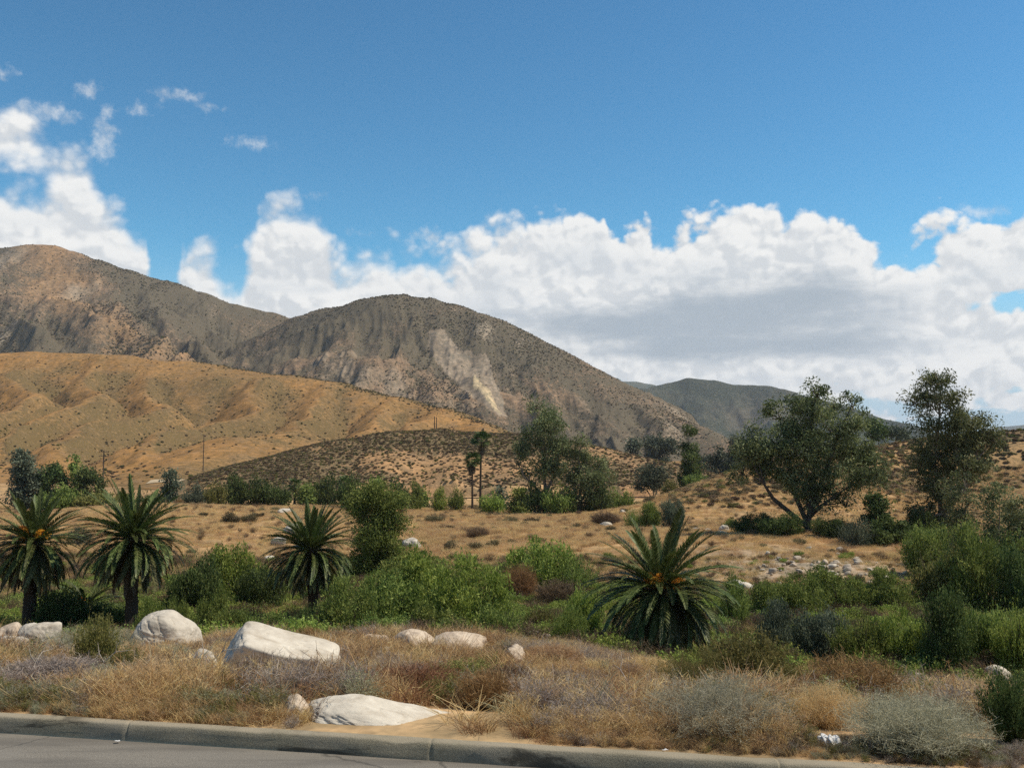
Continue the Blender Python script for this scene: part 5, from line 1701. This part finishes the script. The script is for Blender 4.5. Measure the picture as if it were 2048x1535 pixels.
FORE = 'dry brush on the slope below the kerb'
for a in [
    (1440, 1500, 9.9, 350, 112, 'sage', 'silver', 'broad silvery brush mound beside the kerb, left of the white bag'),
    (1835, 1518, 9.3, 350, 118, 'sage', 'silver', 'broad silvery brush mound beside the kerb, right of the white bag'),
    (1655, 1490, 10.4, 190, 95, 'sage', 'straw', 'tan rounded brush between the two silvery mounds'),
    (1705, 1430, 13.2, 250, 165, 'brush', 'rust', 'rust-brown tall brush behind the silvery mounds'),
    (1635, 1430, 12.8, 140, 110, 'brush', 'rust', 'rusty brush left of the tallest rust-brown one'),
    (1495, 1385, 17.5, 230, 150, 'sprig', 'leaf_olive', 'big olive shrub in front of the spreading palm, to its right'),
    (1390, 1385, 17.0, 210, 105, 'sage', 'leaf_olive', 'yellowish olive shrub in front of the spreading palm'),
    (1590, 1390, 17.5, 110, 80, 'sprig', 'leaf_olive', 'loose olive shrub left of the rust-brown brush'),
    (2030, 1510, 9.6, 150, 150, 'sprig', 'leaf_dark', 'dark twiggy shrub at the right edge beside the kerb'),
    (1860, 1400, 16.5, 130, 65, 'sprig', 'leaf', 'low dark green bush above the right silvery mound'),
    (1960, 1430, 14.0, 110, 80, 'brush', 'rust', 'rusty weeds between right silvery mound and stones'),
    (190, 1385, 15.0, 110, 130, 'sprig', 'leaf_olive', 'dark green leafy weed standing in the left dry grass'),
    (250, 1400, 14.0, 90, 70, 'sprig', 'leaf_olive', 'low green weed right of the tall leafy one at left'),
    (480, 1402, 13.4, 150, 44, 'brush', 'twig_grey', 'grey dead brush in front of the wedge boulder'),
    (545, 1376, 15.8, 130, 30, 'brush', 'twig_grey', 'grey twiggy brush growing against the wedge boulder front'),
    (330, 1305, 23.0, 150, 44, 'sage', 'sage', 'grey-green brush in front of the domed boulder'),
    (160, 1290, 24.5, 200, 70, 'sage', 'sage', 'grey-green grassy brush right of the leftmost boulders'),
    (230, 1275, 27.0, 130, 56, 'sage', 'sage', 'grey feathery brush left of the domed boulder'),
    (80, 1330, 19.0, 160, 60, 'brush', 'twig_grey', 'grey brush below the leftmost boulders'),
    (90, 1410, 12.6, 240, 75, 'brush', 'twig_grey', 'large grey dead brush at the left end of the kerb'),
    (330, 1430, 12.2, 150, 50, 'brush', 'twig_grey', 'grey dead brush beside the kerb left of the small stone'),
    (975, 1440, 11.3, 150, 110, 'brush', 'rust', 'dark rust-brown brush right of the long low boulder'),
    (1060, 1440, 11.6, 200, 70, 'brush', 'twig_grey', 'grey twiggy brush left of the left silvery mound'),
    (1180, 1470, 10.4, 200, 70, 'brush', 'twig_grey', 'grey dead brush beside the kerb, middle right'),
    (1230, 1400, 14.0, 180, 62, 'brush', 'straw', 'straw-coloured brush below the spreading palm'),
    (840, 1395, 13.6, 230, 82, 'brush', 'rust', 'reddish dry brush above the long low boulder'),
    (730, 1380, 15.0, 170, 60, 'brush', 'rust', 'reddish weeds between wedge boulder and long low boulder'),
    (930, 1350, 18.5, 190, 55, 'sprig', 'leaf_olive', 'greenish weeds below the tan boulders'),
    (1020, 1375, 16.5, 150, 80, 'brush', 'twig_brown', 'brown brush below the small pointed boulder'),
    (690, 1290, 26.0, 120, 60, 'brush', 'rust', 'reddish brush at the brow right of the wedge boulder'),
    (620, 1285, 29.0, 70, 60, 'brush', 'rust', 'reddish brush in front of the dark palm trunk'),
    (1290, 1335, 24.0, 160, 60, 'brush', 'straw', 'straw weeds below the skirt of the spreading palm'),
    (1110, 1340, 24.0, 150, 50, 'brush', 'straw', 'straw weeds right of the small pointed boulder'),
    (60, 1280, 21.0, 70, 52, 'sprig', 'twig_brown', 'dark twigs growing over the leftmost boulders'),
    (1960, 1395, 17.0, 130, 50, 'sage', 'sage', 'grey brush among the stones at right'),
    (1770, 1370, 20.0, 130, 40, 'brush', 'straw', 'straw weeds among the row of stones at right'),
    (410, 1310, 22.0, 110, 40, 'brush', 'straw', 'straw weeds between the domed and the wedge boulder'),
]:
    bush(*a, name='dry_brush', group=FORE, stems=False)
# ------------------------------------------------------------------ boulders and stones
def ico(sub):
    bm_t = (1 + 5 ** 0.5) / 2
    V = [(-1, bm_t, 0), (1, bm_t, 0), (-1, -bm_t, 0), (1, -bm_t, 0), (0, -1, bm_t), (0, 1, bm_t), (0, -1, -bm_t), (0, 1, -bm_t), (bm_t, 0, -1), (bm_t, 0, 1), (-bm_t, 0, -1), (-bm_t, 0, 1)]
    F_ = [(0, 11, 5), (0, 5, 1), (0, 1, 7), (0, 7, 10), (0, 10, 11), (1, 5, 9), (5, 11, 4), (11, 10, 2), (10, 7, 6), (7, 1, 8), (3, 9, 4), (3, 4, 2), (3, 2, 6), (3, 6, 8), (3, 8, 9), (4, 9, 5), (2, 4, 11), (6, 2, 10), (8, 6, 7), (9, 8, 1)]
    V = [Vector(v).normalized() for v in V]
    for _ in range(sub):
        cache, G = {}, []

        def midp(a, b):
            k = (min(a, b), max(a, b))
            if k not in cache:
                V.append((V[a] + V[b]).normalized())
                cache[k] = len(V) - 1
            return cache[k]
        for a, b, c in F_:
            x, y, z = midp(a, b), midp(b, c), midp(c, a)
            G += [(a, x, z), (b, y, x), (c, z, y), (x, y, z)]
        F_ = G
    return np.array([tuple(v) for v in V]), np.array(F_)


ICO = {s: ico(s) for s in (2, 3, 4, 5)}


def rock_mesh(name, seed, planes=None, p=9.0, rough=0.07, sub=3, mat='rock', nplanes=11, flat=1.0):
    """rounded polytope: each plane (nx, ny, nz, distance) shaves the stone; edges worn round"""
    rng = np.random.default_rng(seed)
    D, Fc = ICO[sub]
    if planes is None:
        n = rng.normal(size=(nplanes, 3))
        n /= np.linalg.norm(n, axis=1, keepdims=True)
        d = rng.uniform(0.72, 1.05, nplanes)
        planes = np.concatenate([n, d[:, None]], 1)
        ax = np.array([(1, 0, 0, 1), (-1, 0, 0, 1), (0, 1, 0, 1), (0, -1, 0, 1), (0, 0, 1, .95), (0, 0, -1, 1)])
        planes = np.concatenate([planes, ax])
    planes = np.asarray(planes, float)
    nn = planes[:, :3] / np.linalg.norm(planes[:, :3], axis=1, keepdims=True)
    t = np.clip(D @ nn.T, 0, None) / planes[:, 3]
    r = (t ** p).sum(1) ** (-1 / p)
    u, v = D[:, 0] * 2.1 + D[:, 2] * 1.3 + seed, D[:, 1] * 2.1 - D[:, 2] * 1.7 + seed * 0.37
    r = r * (1 + rough * fbm(u, v, 0.8, 5) + rough * 0.8 * fbm(v + 9, D[:, 2] * 2.5 + u * 0.3, 0.45, 4))
    crack = np.abs(fbm(u + 4, v - 3, 0.9, 3))
    r = r * (1 - 0.05 * np.exp(-(crack / 0.035) ** 2))
    V = D * r[:, None]
    V[:, 2] *= flat
    return mk(name, V, Fc, M[mat])


def stone(name, me, px, v, Y, wpx, hpx, label, cat='boulder', group=None, rz=0.0, tilt=(0, 0), sink=0.3, mat=None, dpt=0.9, lift=0.0):
    """v = where the visible stone meets the weeds; the stone is bedded into the soil"""
    x, _, _ = at(px, v, Y)
    w = wpx * Y / F / 2
    h = hpx * Y / F
    hh = h / (2 * (1 - sink)) if sink < 0.9 else h
    zg = gz(x, Y)
    if cat == 'boulder':
        zg = zg + float(np.clip(at(px, v, Y)[2] - zg, -0.45, 0.10))
    o = ob(name, me, None, (x, Y, zg + h - hh + lift), (tilt[0], tilt[1], rz), (w, w * dpt, hh), M[mat] if mat else None)
    tag(o, label, cat, group)
    return o


def depth_at(px, v, lo=14.0, hi=36.0):
    """depth at which the ground shows at height v of the photo"""
    ys = np.linspace(lo, hi, 120)
    xs = np.array([at(px, v, q)[0] for q in ys])
    vg = 930 - F * (ground_z(xs, ys) - HC) / ys
    return float(ys[np.argmin(np.abs(vg - v))])


BW = 'large pale boulders along the slope'
# wedge-shaped slab: long top falling to the right, undercut shaded front
wedge = rock_mesh('boulder', 3, [(0.40, -0.22, 0.916, 0.66), (-0.87, -0.25, 0.36, 0.90), (-0.35, -1.0, -0.30, 0.60), (0.25, -1.0, -0.42, 0.55), (1, -0.1, 0.05, 0.97), (0.8, -0.6, -0.3, 0.84), (0, 1, 0.1, 0.8), (0, 0, -1, 0.8), (-1, 0, -0.4, 0.98)], 14, 0.035, 5, 'rock_white')
stone('boulder', wedge, 554, 1366, 17.6, 222, 104, 'big white wedge-shaped boulder with a shaded undercut front', group=BW, sink=0.24, dpt=0.8)
dome = rock_mesh('boulder', 8, [(-0.25, -0.2, 1, 0.86), (-1, -0.2, 0.25, 0.95), (0.65, -0.1, 0.8, 0.86), (1, -0.2, 0.1, 0.98), (0, -1, 0.25, 0.82), (0.35, -1, -0.1, 0.85), (0, 1, 0.2, 0.9), (0, 0, -1, 0.9), (-0.75, -0.3, 0.7, 0.93)], 8, 0.05, 5, 'rock')
stone('boulder', dome, 322, 1292, 29.0, 118, 70, 'domed white boulder in front of the bare palm trunk', group=BW, sink=0.3)
slab = rock_mesh('boulder', 12, [(0.64, -0.25, 0.757, 0.47), (-0.5, -0.3, 0.87, 0.98), (-0.15, -0.45, 0.95, 0.86), (-1, -0.3, 0.25, 0.93), (1, -0.2, 0.2, 1.12), (0, -1, 0.45, 0.72), (0, 1, 0.3, 0.85), (0, 0, -1, 0.6), (-0.5, -1, 0.2, 0.85)], 10, 0.04, 5, 'rock_white')
stone('boulder', slab, 755, 1455, 10.45, 285, 56, 'long low white boulder right beside the kerb', group=BW, sink=0.35, dpt=0.55)
chunk = rock_mesh('boulder', 15, [(-0.3, -0.5, 1, 0.8), (0.7, -0.2, 0.6, 0.75), (-0.8, -0.4, 0.5, 0.75), (0.9, -0.3, -0.1, 0.8), (0, -1, 0.2, 0.75), (0, 1, 0, 0.8), (0, 0, -1, 0.8), (-1, 0, 0, 0.9)], 10, 0.05, 4, 'rock_tan')
stone('boulder', chunk, 590, 1449, 10.5, 52, 36, 'small angular cream stone left of the long low boulder', 'stone', sink=0.25)
r1 = rock_mesh('boulder', 21, sub=4, p=8, rough=0.07)
r2 = rock_mesh('boulder', 22, sub=4, p=8, rough=0.07)
r3 = rock_mesh('boulder', 23, sub=4, p=10, rough=0.08)
r4 = rock_mesh('boulder', 24, sub=4, p=7, rough=0.06)
stone('boulder', r1, 405, 1368, 17.5, 62, 44, 'small cream boulder in the dry grass left of the wedge boulder', sink=0.3, mat='rock', group=BW, lift=0.22)
stone('boulder', r2, 22, 1282, 29.5, 66, 46, 'brownish boulder at the very left edge', sink=0.3, mat='rock_tan', group=BW)
stone('boulder', r3, 74, 1280, 29.0, 68, 44, 'white boulder overgrown by dark twigs at left', sink=0.3, mat='rock', group=BW, rz=1.0)
stone('boulder', r4, 34, 1302, 27.0, 70, 34, 'pale sloping boulder below the two leftmost ones', sink=0.3, mat='rock', group=BW, rz=2.0)
stone('boulder', r1, 745, 1306, 28.0, 80, 38, 'long tan rock ledge left of the middle boulders', sink=0.4, mat='rock_tan', group=BW, rz=0.7)
stone('boulder', r4, 834, 1308, 27.8, 90, 48, 'tan boulder left of the broadest tan one in the middle', sink=0.35, mat='rock_tan', group=BW, rz=0.3)
stone('boulder', r2, 918, 1310, 27.5, 116, 52, 'broadest tan boulder in the middle', sink=0.35, mat='rock_tan', group=BW, rz=1.4)
stone('boulder', r3, 1028, 1336, 24.0, 48, 44, 'small pointed tan boulder right of the middle boulders', sink=0.25, mat='rock_tan', group=BW, rz=2.2)
stone('boulder', r3, 1065, 1255, 46, 30, 18, 'small white rock in the green gap left of the spreading palm', 'stone', sink=0.3, mat='rock', lift=0.5)
stone('boulder', r1, 1092, 1275, 42, 30, 18, 'small tan rock below the white one in the green gap', 'stone', sink=0.3, mat='rock_tan', lift=0.4)
stone('boulder', r4, 2000, 1352, depth_at(2000, 1352), 50, 36, 'lone rounded grey-white stone at the right edge', 'boulder', sink=0.25, mat='rock', group=BW)
stone('boulder', r2, 822, 1090, 118, 42, 24, 'white rock lying in the golden meadow right of the willow', sink=0.3, mat='rock')
stone('boulder', r1, 592, 1040, 140, 50, 18, 'pale rock behind the top of the dark-trunked palm', sink=0.3, mat='rock')
stone('boulder', r3, 558, 1070, 125, 32, 14, 'pale rock left of the dark-trunked palm crown', sink=0.3, mat='rock')
stone('boulder', r4, 540, 1098, 104, 28, 12, 'pale rock at the lower edge of the left meadow', sink=0.3, mat='rock')
stone('boulder', r1, 570, 1016, 170, 36, 9, 'flat pale rock on the crest of the left meadow', sink=0.3, mat='rock', rz=1)
stone('boulder', r2, 382, 1006, 195, 22, 6, 'flat pale rock at the far edge of the left meadow', sink=0.3, mat='rock')
stone('boulder', r2, 1470, 1138, 84, 34, 18, 'large white stone at the left end of the rock patch', sink=0.25, mat='rock_white')
stone('boulder', r4, 1492, 1142, 83, 28, 14, 'second white stone, touching the large one at the rock patch', sink=0.25, mat='rock_white')
stone('boulder', r3, 1762, 1138, 84, 22, 18, 'single pale stone right of the rock patch', sink=0.25, mat='rock')
stone('boulder', r1, 1448, 1062, 132, 22, 14, 'white rock in the meadow right of the spreading palm top', sink=0.3, mat='rock')
stone('boulder', r4, 1445, 1070, 128, 26, 9, 'flat white rock just below the meadow rock', sink=0.3, mat='rock')
stone('boulder', r2, 1415, 1062, 134, 16, 7, 'small pale rock left of the meadow rock', sink=0.3, mat='rock')
stone('boulder', r3, 1392, 1060, 136, 14, 6, 'smallest pale rock near the spreading palm top', sink=0.3, mat='rock')
stone('boulder', r1, 1212, 1050, 158, 34, 8, 'flat pale stone above the brown brush pile', sink=0.3, mat='rock', rz=2)
stone('boulder', r2, 1040, 1058, 152, 28, 5, 'flat pale stone in the meadow below the middle trees', sink=0.3, mat='rock', rz=2)
stone('boulder', r4, 1246, 1030, 178, 12, 12, 'upright pale stone beside the low green bush', sink=0.2, mat='rock')
stone('boulder', r3, 1362, 1014, 190, 8, 8, 'white stone at the foot of the brown knoll', sink=0.2, mat='rock_white')

# countable but alike: the rock patch and the row of stones
SM = [rock_mesh('stone', 60 + k, sub=2, p=8, rough=0.08, nplanes=9) for k in range(6)]
rng = np.random.default_rng(77)
for k in range(95):
    if k < 60:
        px, v = rng.uniform(1500, 1720), rng.normal(1134, 17)
    else:
        px, v = rng.normal(1700, 80), rng.normal(1146, 17)
    px = float(np.clip(px, 1505, 1860))
    Y = float(np.interp(v, [1095, 1110, 1128, 1150, 1185], [112, 104, 96, 88, 77]))
    s = float(np.clip(rng.lognormal(2.2, 0.42), 5, 20))
    stone('stone', SM[k % 6], px, v, Y, s, s * rng.uniform(0.4, 0.7), 'small pale stone in the rock patch right of the spreading palm', 'stone', 'stones of the rock patch', rz=rng.random() * 6, sink=0.25, mat=('rock_field', 'rock_tan', 'rock_field', 'rock')[k % 4], lift=0.03)
for k in range(26):
    px = float(rng.uniform(1770, 2046))
    v = 1338 + (px - 1770) * 0.04 + rng.normal(6, 14)
    v = max(v, 1338)
    Y = depth_at(px, v)
    s = float(np.clip(rng.lognormal(2.9, 0.4), 9, 36))
    stone('stone', SM[k % 6], px, v, Y, s, s * rng.uniform(0.5, 0.75), 'small pale stone in the row below the right-hand thicket', 'stone', 'stones below the right-hand thicket', rz=rng.random() * 6, sink=0.25, mat=('rock', 'rock_tan')[k % 2], lift=0.03)
for k, (px, v, s) in enumerate([(1178, 1300, 12), (1160, 1285, 10), (503, 1430, 11), (1210, 1252, 10), (1100, 1330, 12), (650, 1446, 9), (1035, 1462, 9)]):
    Y = [38, 40, 11.6, 50, 24, 10.4, 10.2][k]
    stone('stone', SM[k % 6], px, v, Y, s, s * 0.7, ['pale pebble left of the palm skirt', 'pale pebble below the small-leaved green shrub', 'white pebble in the dry grass below the wedge boulder', 'pale pebble hidden left of the palm crown', 'pale stone in the straw weeds right of the pointed boulder', 'pebble at the left foot of the long low boulder', 'pebble on the sandy lip right of the long low boulder'][k], 'stone', rz=k, sink=0.2, mat='rock')
for k, (px, v, s) in enumerate([(350, 957, 9), (404, 962, 8), (412, 961, 6), (456, 954, 6)]):
    Y = 430
    x = at(px, v, Y)[0]
    zz = max(float(h3(np.array([x]), np.array([Y]))[0]), gz(x, Y))
    w = s * Y / F / 2
    tag(ob('stone', SM[k], None, (x, Y, zz + w * 0.3), (0, 0, k), (w, w, w * 0.8), M['rock_white']), 'white rock beside the dirt track at the foot of the foothill', 'stone', 'white rocks by the dirt track')


# ------------------------------------------------------------------ dirt track below the foothill
def build_track():
    px = np.linspace(300, 470, 60)
    Yc = 433 + 6 * np.sin((px - 300) / 60)
    V = []
    for sgn in (-1, 1):
        x = (px - 1024) / F * Yc
        y = Yc + sgn * 3
        z = np.maximum(h3(x, y), ground_z(x, y)) + 0.25
        V.append(np.stack([x, y, z], 1))
    V = np.concatenate(V)
    tag(ob('dirt_track', mk('dirt_track', V, gridfaces(60, 2), simple_mat('pale_track_dirt', (0.34, 0.26, 0.16), (0.44, 0.35, 0.23), 0.2))), kind='structure')


build_track()


# ------------------------------------------------------------------ guard rail along the valley road
def build_rail():
    root = bpy.data.objects.new('guard_rail', None)
    COL.objects.link(root)
    tag(root, 'long dark guard rail along the sandy road below the brown hill', 'guard rail')
    xs = np.linspace(-62, 62, 63)
    ys = 309 + 2.0 * np.sin(xs / 40)
    zs = ground_z(xs, ys)
    zs = np.convolve(np.pad(zs, 6, mode='edge'), np.ones(13) / 13, 'valid')
    root.location = (0, 309, float(zs.mean()))
    off = np.array(root.location)
    prof = [(0, 0.45), (-0.06, 0.50), (0.0, 0.58), (-0.06, 0.66), (0, 0.72), (0.05, 0.72), (0.05, 0.45), (0, 0.45)]
    V = np.concatenate([np.stack([xs, ys + a, zs + h * 1.15], 1) for a, h in prof]) - off
    ob('rail', mk('rail', V, gridfaces(63, len(prof)), M['rail']), root)
    pb, pq, _ = tube(np.array([[0, 0, -0.8], [0, 0, 0.4], [0, 0, 0.86]]), [0.09, 0.09, 0.085], 6)
    pm = mk('post', pb, pq, M['rail'])
    for k in range(0, 63, 2):
        ob('post', pm, root, tuple(np.array([xs[k], ys[k] + 0.14, zs[k]]) - off))


build_rail()


# ------------------------------------------------------------------ utility poles
def pole(px, top_v, Y, h, label, arms=1, r=0.2, base=None, group='utility poles on the hillside'):
    x, _, zt = at(px, top_v, Y)
    zb = zt - h
    root = bpy.data.objects.new('utility_pole', None)
    COL.objects.link(root)
    root.location = (x, Y, zb)
    tag(root, label, 'utility pole', group)
    V, Q, _ = tube(np.array([[0, 0, -1.5], [0, 0, h * .5], [0, 0, h]]), [r * 1.15, r, r * 0.75], 8)
    ob('pole_shaft', mk('pole_shaft', V, Q, M['pole']), root)
    for k in range(arms):
        z = h - 0.5 - k * 1.3
        V, Q, _ = tube(np.array([[-1.5, 0.0, z], [0, -r * 1.1, z], [1.5, 0, z]]), [0.09, 0.09, 0.09], 5)
        c = ob('crossarm', mk('crossarm', V, Q, M['pole']), root)
        for q in (-1.35, -0.7, 0.7, 1.35):
            V, Q, _ = tube(np.array([[q, -0.02, z + 0.07], [q, -0.02, z + 0.16], [q, -0.02, z + 0.26]]), [0.05, 0.07, 0.04], 6)
            ob('insulator', mk('insulator', V, Q, M['rail']), c)


def on(h, px, Y, top_v):
    x, _, zt = at(px, top_v, Y)
    return zt - max(float(h(np.array([x]), np.array([Y]))[0]), gz(x, Y))


pole(408, 868, 470, max(8, on(h3, 408, 470, 868)), 'tall single pole standing on the pale terrace of the foothill')
pole(208, 900, 300, max(8, on(h3, 208, 300, 900)), 'pole with crossarm behind the bushes at left', 2)
pole(26, 904, 300, max(8, on(h3, 26, 300, 904)), 'thin pole near the left edge beside the rounded tree', 1, 0.15)
pole(869, 832, 436, max(6, on(h4, 869, 436, 832)), 'left pole of the close pair on the crest of the brown hill', 0, 0.22)
pole(873, 834, 436, max(6, on(h4, 873, 436, 834)), 'right pole of the close pair on the crest of the brown hill', 0, 0.22)


# ------------------------------------------------------------------ litter and dead branches
def litter():
    rng = np.random.default_rng(5)
    # crumpled plastic bag
    D, Fc = ICO[4]
    u, v = D[:, 0] * 3 + D[:, 2], D[:, 1] * 3 - D[:, 2] * 2
    r = 0.75 + 0.7 * fbm(u, v, 2.2, 4, 0.55) - 0.15 * ridged(u, v, 1.6, 2)
    me = mk('plastic_bag', D * r[:, None], Fc, M['bag'], None, False)
    x, Y, _ = at(1662, 1500, 9.35)
    z = gz(x, Y)
    o = ob('plastic_bag', me, None, (x, Y, z + 0.07), (0.2, 0.3, 0.4), (0.12, 0.08, 0.065))
    tag(o, 'crumpled white plastic bag caught between the silvery mounds', 'bag')
    # flat scraps lying on the road
    for px, v, lb in ((235, 1481, 'white paper scrap on the asphalt at left'), (1330, 1499, 'white paper scrap on the kerb edge below the silvery mound')):
        n = 7
        a = np.linspace(-1, 1, n)
        X, Y_ = np.meshgrid(a, a)
        Z = 0.25 + fbm(X + px, Y_, 0.6, 3) * 0.5
        x, y, zz = 0, 0, 0
        dx, dz = ray(px, v)
        zt = 0.02 if px < 500 else 0.165
        Yd = (zt - HC) / dz
        tag(ob('paper_scrap', mk('paper_scrap', np.stack([X.ravel(), Y_.ravel(), Z.ravel()], 1), gridfaces(n, n), M['bag']), None, (dx * Yd, Yd, zt + 0.002), (0, 0, 0.5), (0.024, 0.018, 0.012)), lb, 'litter')
    # bleached dead branches arching out of the weeds
    for k, (px, v, Y, s, rz, lb) in enumerate([(405, 1395, 13.2, 0.55, 0.3, 'bleached forked branch in the grey brush below the wedge boulder'),
                                                (60, 1402, 12.6, 0.40, 1.2, 'arched bleached branch near the left end of the kerb'),
                                                (1262, 1395, 13.0, 0.5, 2.0, 'straight bleached stick leaning in the straw brush'),
                                                (195, 1375, 13.2, 0.45, 0.2, 'orange-tinted dead stick beside the dark green leafy weed')]):
        parts = []
        p0 = np.array([0, 0, -0.1])
        P = np.stack([p0, [0.15, 0, 0.35], [0.45, 0.05, 0.62], [0.85, 0.0, 0.66]])
        parts.append(tube(P, [0.022, 0.018, 0.013, 0.005], 6))
        parts.append(tube(np.stack([P[1], P[1] + [-0.15, 0.05, 0.25], P[1] + [-0.2, 0.1, 0.55]]), [0.014, 0.010, 0.004], 5))
        parts.append(tube(np.stack([P[2], P[2] + [0.05, -0.1, 0.2], P[2] + [0.2, -0.15, 0.4]]), [0.011, 0.008, 0.003], 5))
        V, Q, T = join(parts)
        x = at(px, v, Y)[0]
        tag(ob('dead_branch', mk('dead_branch', V, Q, M['twig_grey'], {'tone': T + 0.85}), None, (x, Y, gz(x, Y) + 0.12), (0, 0, rz), (s, s, s)), lb, 'branch')


litter()


# ------------------------------------------------------------------ the air
def build_haze():
    m, nt, out = new_mat('thin_haze')
    v = N(nt, 'ShaderNodeVolumePrincipled', ins={'Color': (0.80, 0.88, 1.0, 1), 'Density': 0.000045, 'Anisotropy': 0.1})
    nt.links.new(v.outputs[0], out.inputs['Volume'])
    x0, x1, y0, y1, z0, z1 = -6000, 7500, -200, 14200, -15.0, 560
    V = [(a, b, c) for c in (z0, z1) for b in (y0, y1) for a in (x0, x1)]
    Q = np.array([(0, 2, 3, 1), (4, 5, 7, 6), (0, 1, 5, 4), (2, 6, 7, 3), (0, 4, 6, 2), (1, 3, 7, 5)])
    tag(ob('haze', mk('haze', V, Q, m, None, False)), 'thin blue haze filling the valley air', 'haze', kind='stuff')


build_haze()
